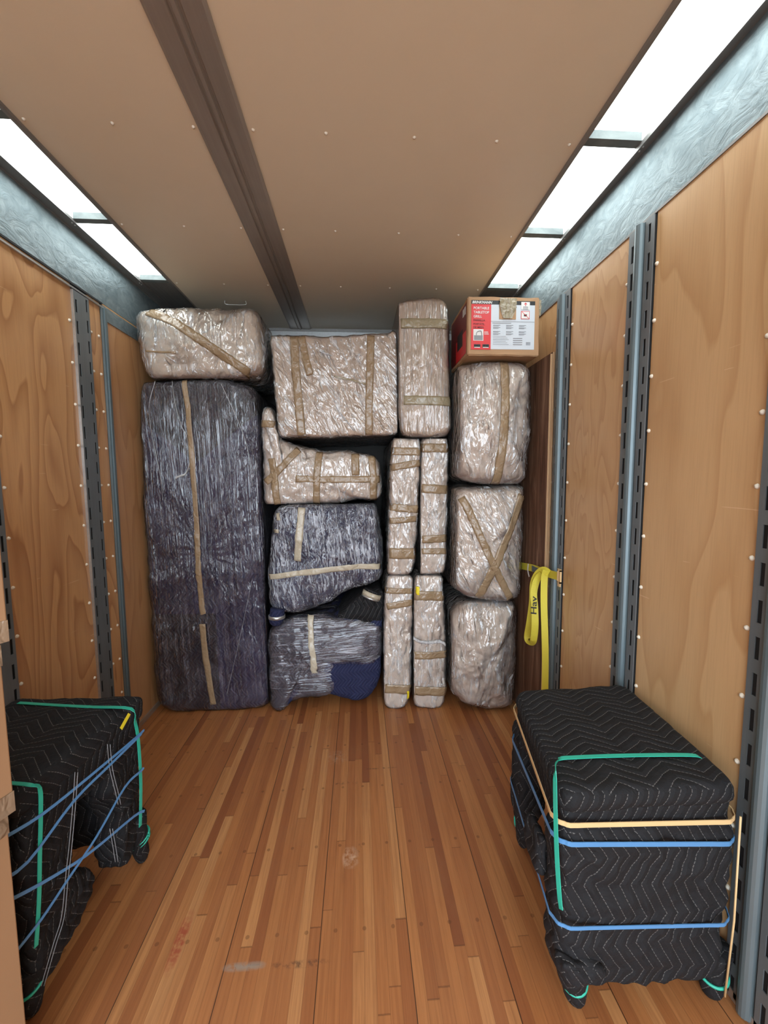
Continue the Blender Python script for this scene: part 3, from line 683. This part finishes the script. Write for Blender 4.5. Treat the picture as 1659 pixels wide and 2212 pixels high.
# torn film ruffle on the slim package, loose film tail on the tall package
def ruffle(parent, pts, r, yf, seed):
    P = catmull([at(a, b, 1, yf) for a, b in pts], 8); v = []; f = []; k = 10
    for i, p in enumerate(P):
        for j in range(k):
            an = 2*pi*j/k; rr = r*(.6+.8*abs(noise.noise(Vector((i*.6, j*.9, seed)))))
            v.append(p+Vector((0, cos(an)*rr, sin(an)*rr)))
    n_ = len(P)
    for i in range(n_-1):
        for j in range(k): f.append((i*k+j, i*k+(j+1) % k, (i+1)*k+(j+1) % k, (i+1)*k+j))
    f += [tuple(range(k)), tuple(range((n_-1)*k, n_*k))]
    mk('film_ruffle', v, f, M['ruffle'], parent, smooth=True)
t = NT('bunched_film'); n_ = t.noise(t.coord(), 60, 4, .6, 1.5); b_ = t.pbr((.75, .76, .78), .25, 0, t.bump(n_, .8, .01), .6, finish=False)
tr = t.n('BsdfTransparent'); mx = t.n('MixShader'); t.l(t.math('MULTIPLY', n_, 1.3, clamp=True), mx.inputs[0]); t.l(tr.outputs[0], mx.inputs[1]); t.l(b_, mx.inputs[2]); t.l(mx.outputs[0], t.out.inputs[0]); M['ruffle'] = t.m
ob = bpy.data.objects
slim_last = [o for o in ob if o.name.startswith('slim_package')][-1]
slim_lr = [o for o in ob if o.get('label', '').startswith('lower right slim')][0]
ruffle(slim_lr, [(893, 1378), (905, 1385), (925, 1388), (950, 1386), (962, 1392)], .014, 2.45, 1)
matt = [o for o in ob if o.name.startswith('wrapped_mattress')][0]
ruffle(matt, [(372, 824), (378, 870), (392, 920), (404, 945), (410, 1000)], .006, 2.515, 2)
ruffle(matt, [(410, 1000), (402, 1022), (390, 1028), (380, 1032)], .008, 2.505, 3)
ruffle(matt, [(335, 824), (322, 880), (330, 950), (345, 1020), (352, 1080)], .004, 2.515, 4)
ruffle(matt, [(478, 830), (510, 900), (535, 970), (545, 1050)], .004, 2.515, 5)
ruffle(matt, [(545, 1250), (520, 1370), (490, 1500)], .0025, 2.515, 6)
cart = [o for o in ob if o.get('label', '').startswith('large film')][0]
ruffle(cart, [(706, 740), (716, 800), (722, 850), (727, 880), (745, 905), (765, 930)], .006, 2.480, 7)
ruffle(cart, [(690, 758), (704, 764), (716, 768)], .006, 2.480, 8)

# ---------------------------------------------------------------- grill carton on the bags
gx0, gx1, gy, gz0, gz1 = .592, .985, 2.18, at(1085, 768, 1, 2.18).z, at(1085, 641, 1, 2.18).z
gb = thing('grill_carton', 'worn red and white portable grill carton on top of the bag stack', 'carton', ((gx0+gx1)/2, gy+.19, gz0))
def softbox(a, b, r, amp, seed, n=8):
    poly = [(a[0], a[2]), ((a[0]+b[0])/2, a[2]), (b[0], a[2]), (b[0], (a[2]+b[2])/2), (b[0], b[2]), ((a[0]+b[0])/2, b[2]), (a[0], b[2]), (a[0], (a[2]+b[2])/2)]
    return poly
bmx = MB().box((gx0, gy, gz0), (gx1, gy+.39, gz1))
me = bpy.data.meshes.new('cardboard_box'); me.from_pydata([tuple(v-ORG[gb.name]) for v in bmx.v], [], bmx.f)
bm = bmesh.new(); bm.from_mesh(me); bmesh.ops.recalc_face_normals(bm, faces=bm.faces)
bmesh.ops.subdivide_edges(bm, edges=bm.edges[:], cuts=14, use_grid_fill=True)
bmesh.ops.bevel(bm, geom=[e for e in bm.edges if e.calc_face_angle(0) > 1], offset=.005, segments=2, affect='EDGES')
for v_ in bm.verts:
    e_ = sum(1 for k_, (lo, hi) in enumerate(((-.1965, .1965), (-.19, .20), (0, gz1-gz0))) if min(abs(v_.co[k_]-lo), abs(v_.co[k_]-hi)) < .012)
    if e_ >= 2: v_.co += noise.noise_vector(v_.co*16)*.004
bm.to_mesh(me); bm.free(); me.materials.append(M['carton'])
o_ = bpy.data.objects.new('cardboard_box', me); COL.objects.link(o_); o_.parent = gb; ORG[o_.name] = ORG[gb.name]
gw, gh = gx1-gx0, gz1-gz0
def G(u, v): return (gx0+gw*u, gz0+gh*(1-v))     # u right, v down on the front face
def gpatch(name, u0, v0, u1, v1, mat, d=.0012, th=.0007, parent=None):
    a = G(u0, v1); b = G(u1, v0)
    return MB().box((a[0], gy-d-th, a[1]), (b[0], gy-d, b[1])).build(name, mat, parent or gb)
def text_mesh(s, size, bold=0.0):
    cu = bpy.data.curves.new('txt', 'FONT'); cu.body = s; cu.size = size; cu.extrude = .0004; cu.offset = bold; cu.resolution_u = 3
    o = bpy.data.objects.new('txt', cu); COL.objects.link(o); bpy.context.view_layer.update()
    me = bpy.data.meshes.new_from_object(o.evaluated_get(bpy.context.evaluated_depsgraph_get())); bpy.data.objects.remove(o)
    return me
def lettering(s, P, U, V, width, height, mat, parent, bold=.0, name='lettering', shear=0):
    me = text_mesh(s, 1, bold); xs = [v.co.x for v in me.vertices]; ys = [v.co.y for v in me.vertices]
    x0_, x1_, y0_, y1_ = min(xs), max(xs), min(ys), max(ys); U = Vector(U); V = Vector(V); N = U.cross(V)
    vs = []
    for v_ in me.vertices:
        a = (v_.co.x-x0_)/(x1_-x0_)*width; b = (v_.co.y-y0_)/(y1_-y0_)*height
        vs.append(Vector(P)+U*(a+shear*b)+V*b+N*(.0003 if v_.co.z > 0 else 0))
    return mk(name, vs, [tuple(p.vertices) for p in me.polygons], mat, parent)
pr_ = gpatch('printed_panel', .045, .075, .93, .895, M['pale'], .0008)
gpatch('red_panel', .045, .135, .318, .905, M['red'], .0022)
gpatch('black_band', .045, .070, .93, .135, M['black'], .0022)
def glet(s, u, v, w, h, mat, bold=.02, shear=0):
    a = G(u, v+h); lettering(s, (a[0], gy-.0036, a[1]), (1, 0, 0), (0, 0, 1), w*gw, h*gh, mat, gb, bold, shear=shear)
glet('BRINKMANN', .055, .082, .27, .045, M['white'], .04, .2)
glet('PORTABLE', .075, .180, .215, .045, M['white'], .018); glet('TABLETOP', .075, .250, .215, .045, M['white'], .018); glet('GRILL', .075, .320, .115, .045, M['white'], .018)
glet('PARRILLA', .075, .390, .160, .036, M['dkred'], .02); glet('PORTÁTIL', .075, .445, .155, .045, M['dkred'], .02); glet('DE MESA', .075, .510, .145, .036, M['dkred'], .02)
gpatch('picture_panel', .075, .56, .215, .755, M['white'], .0032)
gpatch('picture', .085, .665, .205, .745, M['greyp'], .0042)
hp = [G(*q) for q in ((.115, .665), (.125, .61), (.175, .59), (.19, .63), (.19, .665))]
tube_mb(catmull([(a, gy-.0055, b) for a, b in hp], 5), .0018, 6).build('picture', M['greyp'], gb)
for k, (u0, s) in enumerate(((.085, '35 in'), (.205, '43.5 cm'))):
    gpatch('black_tag', u0, .815, u0+.09, .875, M['black'], .0032); glet(s, u0+.012, .835, .068, .025, M['white'], .02)
    gpatch('fine_print', u0+.005, .862, u0+.085, .875, M['white'], .0042)
for i in range(3): gpatch('fine_print', .225, .60+i*.020, .28+.005*i, .608+i*.020, M['white'], .0032)
gpatch('rule_line', .318, .418, .925, .423, M['greyp'], .0022)
gpatch('fine_print', .34, .442, .60, .453, M['greyp'], .0022)
for cx_ in (.35, .53, .71):
    for v0 in (.48, .52, .585, .625):
        gpatch('fine_print', cx_, v0, cx_+.10, v0+.008, M['greyp'], .0022); gpatch('fine_print', cx_, v0+.016, cx_+.075, v0+.023, M['greyp'], .0022)
for i in range(6): gpatch('fine_print', .35, .67+i*.028, .53+.02*(i % 3), .675+i*.028, M['greyp'], .0022)
for i in range(4): gpatch('fine_print', .63, .70+i*.035, .76, .712+i*.035, M['greyp'], .0022)
for i in range(9): gpatch('barcode', .815+.007*i, .765, .815+.007*i+.003, .82, M['greyp'], .0022)
gpatch('label', .735, .085, .855, .215, M['white'], .0032)
a = G(.795, .155); lettering('↑', (a[0]-.008, gy-.0048, a[1]), (1, 0, 0), (0, 0, 1), .016, .018, M['red'], gb, .03)
for i in range(3): gpatch('fine_print', .76, .165+.018*i, .83, .172+.018*i, M['greyp'], .0042)
gpatch('warning_label', .735, .240, .855, .375, M['red'], .0028); gpatch('warning_label', .741, .248, .849, .367, M['white'], .0034)
gpatch('warning_label', .775, .295, .815, .33, M['black'], .0040)
a = G(.745, .25); b = G(.845, .365); ribbon('warning_label', [(a[0], gy-.005, a[1]), (b[0], gy-.005, b[1])], (0, -1, 0), .002, M['red'], gb, .0006, 1)
gpatch('cardboard_window', .43, .10, .665, .385, M['carton'], .0034)
# crumpled olive tape over the top flap
v = []; f = []; nx, nz = 14, 18
for i in range(nz):
    for j in range(nx):
        w_ = 1 if i < 5 else (1-.5*((i-5)/(nz-6))**1.5)
        u_ = .548+(j/(nx-1)-.5)*.235*w_+.012*noise.noise(Vector((i*.7, 0, 3))); v__ = .03+.345*i/(nz-1)
        q = G(u_, v__); v.append(Vector((q[0], gy-.0065-.012*abs(noise.noise(Vector((i*.45, j*.6, 9)))), q[1])))
for i in range(nz-1):
    for j in range(nx-1): a = i*nx+j; f.append((a, a+1, a+nx+1, a+nx))
nf = len(v); v += [q+Vector((0, .0015, 0)) for q in v]; f += [tuple(nf+i for i in g[::-1]) for g in f[:]]
mk('crumpled_tape', v, f, M['tapeg'], gb, smooth=True)
# tape tail at the right top corner
v = []; f = []
for i in range(12):
    for j in range(5):
        q = G(1.0+.035*j/4*(1-.4*abs(i/11-.5)), .02+.27*i/11); v.append(Vector((q[0]+.003*noise.noise(Vector((i*.9, j, 1))), gy+.012+.008*noise.noise(Vector((i*.5, j*.5, 4))), q[1])))
for i in range(11):
    for j in range(4): a = i*5+j; f.append((a, a+1, a+6, a+5))
nf = len(v); v += [q+Vector((0, .0015, 0)) for q in v]; f += [tuple(nf+i for i in g[::-1]) for g in f[:]]
mk('loose_tape', v, f, M['tapeg'], gb, smooth=True)
# printed left side of the carton
MB().box((gx0-.0016, gy+.03, gz0+.02), (gx0-.0008, gy+.37, gz1-.02)).build('side_print', M['dkred'], gb)
MB().box((gx0-.0024, gy+.03, gz0+.02), (gx0-.0017, gy+.25, gz0+.14)).build('side_print', M['red'], gb)
MB().box((gx0-.0026, gy+.10, gz0+.08), (gx0-.0018, gy+.22, gz0+.17)).build('side_print', M['black'], gb)
for k in (0, 1): MB().box((gx0-.0026, gy+.04+.035*k, gz1-.075), (gx0-.0018, gy+.065+.035*k, gz1-.035)).build('side_print', M['white'], gb)

# ---------------------------------------------------------------- plywood sheets against the right wall
for k, (xa, ya, za, lab) in enumerate(((1.026, 2.128, 2.155, 'dark weathered plywood sheet leaning by the right wall, the inner of two'), (1.0395, 2.128, 2.165, 'outer plywood sheet of the pair by the right wall, mostly an edge'))):
    r_ = thing('plywood_sheet', lab, 'board', (xa, 2.6, 0), 'plywood sheets at the right wall')
    MB().box((xa, ya+.001, .001), (xa+.012, 3.25, za)).build('board', M['oldply'], r_)
    MB().box((xa+.0006, ya-.002, .002), (xa+.0115, ya+.001, za-.001)).build('edge', M['plyedge'], r_)

# ---------------------------------------------------------------- yellow strap
xs_ = 1.020
S_ = lambda a, b, d=0.0: at(a, b, 0, xs_-d)
st = thing('cargo_strap', 'yellow webbing strap with metal buckle hanging by the plywood sheets', 'strap', tuple(S_(1175, 1240)))
ribbon('webbing', [S_(1125, 1222), S_(1150, 1227), S_(1175, 1236), S_(1206, 1245)], (-1, 0, 0), .042, M['yellow'], st, .003)
NL = Vector((-.45, -.9, 0))
ribbon('loop', [S_(1186, 1238, .008), S_(1174, 1231, .02), S_(1161, 1240, .03), S_(1152, 1262, .034), S_(1150, 1300, .036), S_(1144, 1345, .036), S_(1139, 1376, .036), S_(1144, 1388, .042), S_(1152, 1384, .048), S_(1156, 1350, .05), S_(1155, 1310, .05), S_(1153, 1280, .046), S_(1160, 1252, .034), S_(1170, 1240, .022)],
       [NL]*14, .036, M['yellow'], st, .003)
ribbon('webbing_tail', [S_(1180, 1232, .02), S_(1176, 1250, .022), S_(1175, 1300, .022), S_(1177, 1370, .022), S_(1178, 1430, .02), S_(1177, 1500, .02)], (-.5, -.85, 0), .034, M['yellow'], st, .003)
c_ = S_(1208, 1245, .03)
MB().box((c_.x-.004, c_.y-.016, c_.z-.034), (c_.x+.004, c_.y-.008, c_.z+.034)).box((c_.x-.004, c_.y+.008, c_.z-.034), (c_.x+.004, c_.y+.016, c_.z+.034)).box((c_.x-.004, c_.y-.016, c_.z+.026), (c_.x+.004, c_.y+.016, c_.z+.036)).box((c_.x-.004, c_.y-.016, c_.z-.036), (c_.x+.004, c_.y+.016, c_.z-.026)).box((c_.x-.002, c_.y-.01, c_.z-.052), (c_.x+.004, c_.y+.012, c_.z-.036)).build('buckle', M['tan'], st)
ribbon('white_tag', [S_(1141, 1218, .008), S_(1140, 1232, .012), S_(1143, 1246, .01)], (-1, 0, 0), .012, M['white'], st, .001)
MB().box((xs_-.004, S_(1166, 1230).y, S_(1160, 1232).z-.018), (xs_-.002, S_(1150, 1230).y, S_(1160, 1232).z+.016)).build('grey_fitting', M['steelblue'], st)
P0 = S_(1159, 1327, .060)
lettering('Hav', P0, (0, 0, 1), (-.895, .447, 0), .10, .030, M['black'], st, .015)

# ================================================================ blanket-wrapped furniture
def slab(quad, z0, z1, r, seed, amp=.006, bulge=.006, **k):
    return soft([(x, y) for x, y in quad], ((0, 0, z1), (1, 0, 0), (0, 1, 0), (0, 0, -1)), z1-z0, r=r, bulge=bulge, amp=amp, fine=.002, seed=seed, n=120, **k)
def densify(quad, k=6, sq=.03):
    out = []
    for i in range(len(quad)):
        a, b = Vector(quad[i]), Vector(quad[(i+1) % len(quad)])
        L_ = (b-a).length; d = (b-a)/L_
        out += [tuple(a+d*sq*.5)]+[tuple(a.lerp(b, (j+1)/(k+1))) for j in range(k)]+[tuple(b-d*sq*.5)]
    return out
def padded(name, quad, z0, z1, mat, root, seed, r=.02, amp=.006, bulge=.004, label=None, uv=UVQ, taper=0.0, sq=.03, ns=14):
    v, f, nr = slab(densify(quad, 6, sq), z0, z1, r, seed, amp, bulge, ns=ns, taper=taper)
    return mk(name, v, f, mat, root, smooth=True, uv=uv, label=label)
def foot(root, x, y, mat, lean=(0, 0), z1=.16, r=.036):
    pts = catmull([(x-lean[0], y-lean[1], z1), (x-lean[0]*.6, y-lean[1]*.6, .10), (x-lean[0]*.2, y-lean[1]*.2, .05), (x, y, .004)], 4)
    rr = [r*1.25, r*1.2, r*1.15, r*1.1, r*1.05, r*1.0, r*.98, r*.95, r*.9, r*.85, r*.75, r*.6, r*.4]
    mb = tube_mb(pts, rr, 14)
    for i, v_ in enumerate(mb.v): mb.v[i] = v_+noise.noise_vector(v_*25)*.003; mb.v[i].z = max(mb.v[i].z, .002)
    f = mb.build('foot', mat, root, smooth=True, uv=UVQ)
    return f
def footband(root, x, y, z, r, mat):
    tube_mb(catmull([(x+r*cos(a), y+r*sin(a), z+.012*sin(a+.5)) for a in [2*pi*i/16 for i in range(17)]], 2), .0042, 6).build('elastic_band', mat, root, smooth=True, label='green elastic band around a foot')

# right desk
T = [(.508, .925), (1.002, .925), (1.040, 1.452), (.585, 1.435)]
rd = thing('wrapped_desk', 'black quilt-wrapped desk with teal, tan and blue bands at the right wall', 'desk', (.77, 1.18, 0))
padded('top_pad', T, .625, .690, M['quilt'], rd, 21, .030, .004, .006, sq=.05)
padded('blanket_skirt', [(.518, .936), (.992, .935), (1.028, 1.445), (.592, 1.428)], .535, .645, M['quilt'], rd, 22, .018, .005, label='folded blanket edge below the top')
v, f, nr = soft([(.530, .17), (.545, .13), (.62, .105), (.80, .10), (.95, .105), (1.000, .13), (1.003, .3), (1.004, .5), (1.002, .58), (.8, .585), (.62, .585), (.514, .58), (.514, .45), (.518, .30)], ((0, .935, 0), (1, 0, 0), (0, 0, 1), (0, 1, 0)), .10, r=.03, bulge=.012, amp=.014, nsc=5.5, fine=.006, seed=23, n=160, nin=26)
mk('drawer_end', v, f, M['quilt'], rd, smooth=True, uv=UVQ)
padded('back_panel', [(.955, .96), (1.005, .96), (1.03, 1.43), (.975, 1.43)], .16, .58, M['quilt'], rd, 24, .02)
# far leg with draped blanket
v, f, nr = soft([(1.365, .58), (1.455, .58), (1.460, .45), (1.455, .34), (1.445, .22), (1.41, .14), (1.37, .20), (1.355, .34), (1.36, .45)], ((.585, 0, 0), (0, 1, 0), (0, 0, 1), (1, 0, 0)), .10, r=.03, bulge=.006, amp=.016, seed=25, n=80)
mk('leg', v, f, M['quilt'], rd, smooth=True, uv=UVQ)
v, f, nr = soft([(.505, .47), (.53, .47), (.535, .40), (.530, .35), (.505, .36), (.500, .41)], ((0, 1.03, 0), (1, 0, 0), (0, 0, 1), (0, 1, 0)), .10, r=.012, bulge=.004, amp=.008, seed=26, n=40)
mk('blanket_fold', v, f, M['quilt'], rd, smooth=True, uv=UVQ)
# hanging corner fold, bottom left of the near end
v, f, nr = soft([(.515, .235), (.56, .225), (.625, .21), (.64, .19), (.60, .165), (.55, .165), (.52, .185)], ((0, .905, 0), (1, 0, 0), (0, 0, 1), (0, 1, 0)), .05, r=.012, bulge=.005, amp=.006, seed=27, n=50)
mk('blanket_fold', v, f, M['quilt'], rd, smooth=True, uv=UVQ)
foot(rd, .603, .985, M['quilt'], (.03, .01)); foot(rd, 1.000, .975, M['quilt'], (.0, .0)); foot(rd, .652, 1.470, M['quilt'], (.025, .06), .30, .03); foot(rd, 1.0, 1.42, M['quilt'], (0, 0))
footband(rd, .592, .982, .085, .034, M['green']); footband(rd, .641, 1.452, .120, .031, M['green']); footband(rd, .998, .975, .085, .038, M['green']); footband(rd, .640, 1.448, .135, .032, M['green'])
dpa, dpb = Vector((.503, .93, .5)), Vector((.580, 1.43, .5)); dd_ = (dpb-dpa).normalized(); dnn = Vector((-dd_.y, dd_.x, 0))
DP = lambda a, b: tuple(atp(a, b, dpa+dnn*.006, dnn))
ribbon('green_band', [(1.008, 1.04, .66), tuple(at(1513, 1636, 2, .690)), tuple(at(1490, 1631, 2, .699)), tuple(at(1400, 1631, 2, .7)), tuple(at(1310, 1633, 2, .7)), tuple(at(1240, 1636, 2, .701)), tuple(at(1213, 1638, 2, .699)), tuple(at(1203, 1645, 2, .690)), DP(1199, 1668), DP(1200, 1760), DP(1203, 1850), DP(1208, 1930), DP(1212, 1965)],
       [(1, 0, 0), (.3, 0, 1), (0, 0, 1), (0, 0, 1), (0, 0, 1), (0, 0, 1), (-.2, 0, 1), (-.8, 0, .8), (-1, -.2, 0), (-1, -.3, 0), (-1, -.4, 0), (-1, -.4, 0), (-1, -.3, 0)], .013, M['green'], rd, .002, 4)
def hoop(name, z, q, mat, dz=(0, 0, 0, 0), w=.013, off=.006, label=None):
    # closed band round the four corners q (near-left, near-right, far-right, far-left)
    pts = []; nr_ = []
    ctr_ = sum((Vector(c) for c in q), Vector((0, 0)))/4
    for i in range(4):
        a = Vector(q[i]); p_ = Vector(q[i-1]); n_ = Vector(q[(i+1) % 4]); h = z+dz[i]
        ip = (p_-a).normalized()*.03; in_ = (n_-a).normalized()*.03
        for t_ in (ip, ip*.35+in_*.35, in_):
            c2 = a+t_; pts.append(Vector((c2.x, c2.y, h)))
            nn = {0: -(n_-a).normalized(), }
        e1 = (a-p_).normalized(); e2 = (n_-a).normalized()
        n1 = Vector((e1.y, -e1.x)); n2 = Vector((e2.y, -e2.x)); nr_ += [Vector((*n1, 0)), Vector((*(n1+n2).normalized(), 0)), Vector((*n2, 0))]
    pts = [p_+n_*off for p_, n_ in zip(pts, nr_)]
    # straight runs, gently rounded corners
    PP = []; NN = []
    for i in range(len(pts)):
        a, b = pts[i % len(pts)], pts[(i+1) % len(pts)]; na, nb = nr_[i % len(pts)], nr_[(i+1) % len(pts)]
        k = 10 if (i % 3) == 2 else 2
        for j in range(k):
            PP.append(a.lerp(b, j/k)); NN.append(na.lerp(nb, j/k))
    PP.append(pts[0]); NN.append(nr_[0])
    ribbon(name, PP, NN, w, mat, rd, .002, 2, label=label)
QH = [(.502, .930), (1.000, .932), (1.030, 1.447), (.586, 1.432)]
hoop('tan_band', .588, QH, M['tan'], (.020, .0, .0, .040), off=.008)
hoop('blue_band', .545, [(.506, .930), (1.000, .932), (1.03, 1.45), (.580, 1.42)], M['blue'], (.012, -.018, .0, -.03), off=.010)
hoop('blue_band', .318, [(.508, .924), (.997, .930), (1.03, 1.45), (.586, 1.440)], M['blue'], (.010, -.022, .0, .02), off=.012, w=.010)
tube_mb([(1.000, .925, .60), (1.000, .922, .30), (.998, .93, .06)], .0028, 6).build('cord', M['tan'], rd, smooth=True, label='thin brown cord down the rear corner')

# left table
tl = thing('wrapped_table', 'black quilt-wrapped table with crossing blue and teal bands at the left wall', 'table', (-1.09, 1.28, 0))
TL_ = [(-.900, 1.035), (-.818, 1.502), (-1.290, 1.520), (-1.310, 1.05)]
padded('top_pad', TL_, .605, .690, M['quiltL'], tl, 31, .026, .005, .006)
padded('blanket_skirt', [(-.905, 1.05), (-.828, 1.490), (-1.28, 1.505), (-1.30, 1.065)], .50, .625, M['quiltL'], tl, 32, .018, .008)
# far side drape: between y 1.30 and 1.50
def side_drape(poly, x, depth, seed, name, amp=.014, mat=None):
    v, f, nr = soft(poly, ((x, 0, 0), (0, 1, 0), (0, 0, 1), (-1, 0, 0)), depth, r=.018, bulge=.004, amp=amp, nsc=8, fine=.006, seed=seed, n=110, nin=18)
    return mk(name, v, f, mat or M['quiltL'], tl, smooth=True, uv=UVQ)
side_drape([(1.330, .60), (1.40, .60), (1.485, .60), (1.495, .50), (1.500, .38), (1.500, .27), (1.485, .16), (1.455, .13), (1.415, .125), (1.375, .12), (1.365, .16), (1.385, .28), (1.355, .38), (1.325, .45)], -.850, .10, 33, 'blanket_drape')
side_drape([(1.04, .59), (1.12, .60), (1.215, .585), (1.215, .45), (1.200, .30), (1.175, .12), (1.10, .09), (1.05, .08), (1.035, .3)], -.895, .14, 34, 'blanket_drape', .018)
side_drape([(1.07, .22), (1.16, .27), (1.24, .26), (1.30, .20), (1.31, .14), (1.25, .09), (1.15, .075), (1.08, .085)], -.905, .08, 36, 'blanket_fold', .014)
v, f, nr = soft([(-1.28, .58), (-.88, .58), (-.86, .4), (-.87, .16), (-1.1, .12), (-1.28, .14)], ((0, 1.44, 0), (1, 0, 0), (0, 0, 1), (0, 1, 0)), .06, r=.02, bulge=.004, amp=.008, seed=37, n=90)
mk('far_panel', v, f, M['quiltL'], tl, smooth=True, uv=UVQ)
padded('near_panel', [(-1.28, 1.06), (-.93, 1.05), (-.93, 1.09), (-1.28, 1.10)], .12, .56, M['quiltL'], tl, 38, .015, .006)
padded('back_panel', [(-1.30, 1.07), (-1.25, 1.07), (-1.25, 1.49), (-1.30, 1.49)], .14, .56, M['quiltL'], tl, 35, .015, .006)
foot(tl, -.868, 1.510, M['quiltL'], (.0, .03), .22, .030); foot(tl, -.935, 1.062, M['quiltL'], (0, 0), .16, .032); foot(tl, -1.26, 1.49, M['quiltL']); foot(tl, -1.27, 1.07, M['quiltL'])
footband(tl, -.868, 1.500, .105, .033, M['green']); footband(tl, -.868, 1.497, .120, .034, M['green']); footband(tl, -.935, 1.062, .10, .035, M['green'])
# plane of the aisle side of the table
pa, pb = Vector((-.868, 1.035, .5)), Vector((-.793, 1.50, .5)); dn = (pb-pa).normalized(); nn_ = Vector((dn.y, -dn.x, 0))
SP = lambda a, b, d=0.0: atp(a, b, pa+nn_*d, nn_)
TZ = lambda a, b, z=.697: at(a, b, 2, z)
ribbon('green_band', [TZ(40, 1518), TZ(120, 1523), TZ(200, 1527), TZ(283, 1531), SP(292, 1560, -.004), SP(299, 1600), SP(304, 1680), SP(304, 1740), SP(303, 1785)],
       [(0, 0, 1)]*3+[(0, 0, 1), nn_+Vector((0, 0, .6))]+[nn_]*4, .013, M['green'], tl, .002, 4)
ribbon('green_band', [TZ(-10, 1690), TZ(30, 1692), TZ(68, 1696), SP(86, 1704, -.004), SP(88, 1760), SP(86, 1850), SP(84, 1950), SP(78, 2045)],
       [(0, 0, 1)]*2+[(0, 0, 1), nn_+Vector((0, 0, .8))]+[nn_]*4, .011, M['green'], tl, .002, 4)
for pts, d in (([(-10, 1820), (90, 1760), (200, 1672), (300, 1588), (310, 1576)], .003), ([(-20, 1915), (60, 1862), (160, 1730), (240, 1650), (296, 1595), (306, 1584)], .006),
               ([(-10, 1960), (90, 1908), (190, 1845), (290, 1763), (312, 1752)], .003), ([(30, 2062), (90, 1985), (150, 1895), (210, 1805), (270, 1700), (305, 1665), (310, 1658)], .006)):
    ribbon('blue_band', [SP(a, b, d) for a, b in pts], nn_, .009, M['blue'], tl, .0015, 4)
# binding seams of the blankets
def seam(pts, d=.004):
    for k in (-3, 3): tube_mb(catmull([SP(a+k, b, d) for a, b in pts], 4), .0010, 5).build('stitching', M['greyp'], tl, smooth=True)
seam([(165, 1668), (160, 1740), (152, 1830), (144, 1900), (136, 1980), (118, 2040), (92, 2130)])
seam([(235, 1608), (240, 1660), (252, 1710), (258, 1738)]); seam([(240, 1790), (247, 1830), (252, 1862)])
a_, b_, c2, d_ = TZ(259, 1573, .690), TZ(277, 1541, .694), TZ(282, 1544, .693), TZ(264, 1577, .689)
mk('yellow_label', [a_, b_, c2, d_]+[q+Vector((0, 0, .002)) for q in (a_, b_, c2, d_)], [(0, 1, 2, 3), (4, 5, 6, 7), (0, 1, 5, 4), (1, 2, 6, 5), (2, 3, 7, 6), (3, 0, 4, 7)], M['sticker'], tl)

# ================================================================ cardboard boxes at the left edge
def carton(corner, ang, z0, z1, lab, seed):
    cx, cy = corner; d = Vector((-sin(ang), -cos(ang))); e = Vector((-cos(ang), sin(ang)))
    L_, D_ = .42, .34
    q = [Vector((cx, cy)), Vector((cx, cy))+d*L_, Vector((cx, cy))+d*L_+e*D_, Vector((cx, cy))+e*D_]
    root = thing('cardboard_box', lab, 'box', (cx, cy, z0), 'stacked moving boxes at the left edge')
    v = [(p.x, p.y, z) for z in (z0+.001, z1-.001) for p in q]
    o = mk('carton_body', v, [(3, 2, 1, 0), (4, 5, 6, 7), (0, 1, 5, 4), (1, 2, 6, 5), (2, 3, 7, 6), (3, 0, 4, 7)], M['carton2'], root)
    bv_ = o.modifiers.new('Bevel', 'BEVEL'); bv_.width = .003; bv_.segments = 2
    n2 = Vector((-d.y, d.x)) if Vector((-d.y, d.x)).dot(e) < 0 else Vector((d.y, -d.x))
    for zz in (z0, z1):
        a = q[0]+n2*.001; b = q[1]+n2*.001; lo, hi = (zz+.002, zz+.05) if zz == z0 else (zz-.05, zz-.002)
        ww = [(a.x, a.y, lo), (b.x, b.y, lo), (b.x, b.y, hi), (a.x, a.y, hi)]
        o2 = [(x_+n2.x*.0012, y_+n2.y*.0012, z_) for x_, y_, z_ in ww]
        mk('packing_tape', ww+o2, [(3, 2, 1, 0), (4, 5, 6, 7), (0, 1, 5, 4), (1, 2, 6, 5), (2, 3, 7, 6), (3, 0, 4, 7)], M['tape2'], root)
carton((-.775, .905), radians(30), 1.145, 1.52, 'topmost of the cardboard boxes at the left edge, taped along its bottom', 1)
carton((-.790, .900), radians(18), .750, 1.143, 'middle cardboard box at the left edge, between the other two', 2)
carton((-.808, .900), radians(15), 0.0, .748, 'lowest cardboard box at the left edge in front of the black table', 3)

# small wire hanger on the ceiling
hk = thing('ceiling_hanger', 'small wire hanger on the ceiling above the peach bundle', 'hook', (-.82, 2.873, ZC))
tube_mb(catmull([(-.887, 2.86, ZC-.002), (-.885, 2.872, ZC-.02), (-.82, 2.874, ZC-.022), (-.752, 2.872, ZC-.02), (-.750, 2.86, ZC-.002)], 3), .0022, 6).build('wire', M['white'], hk, smooth=True)
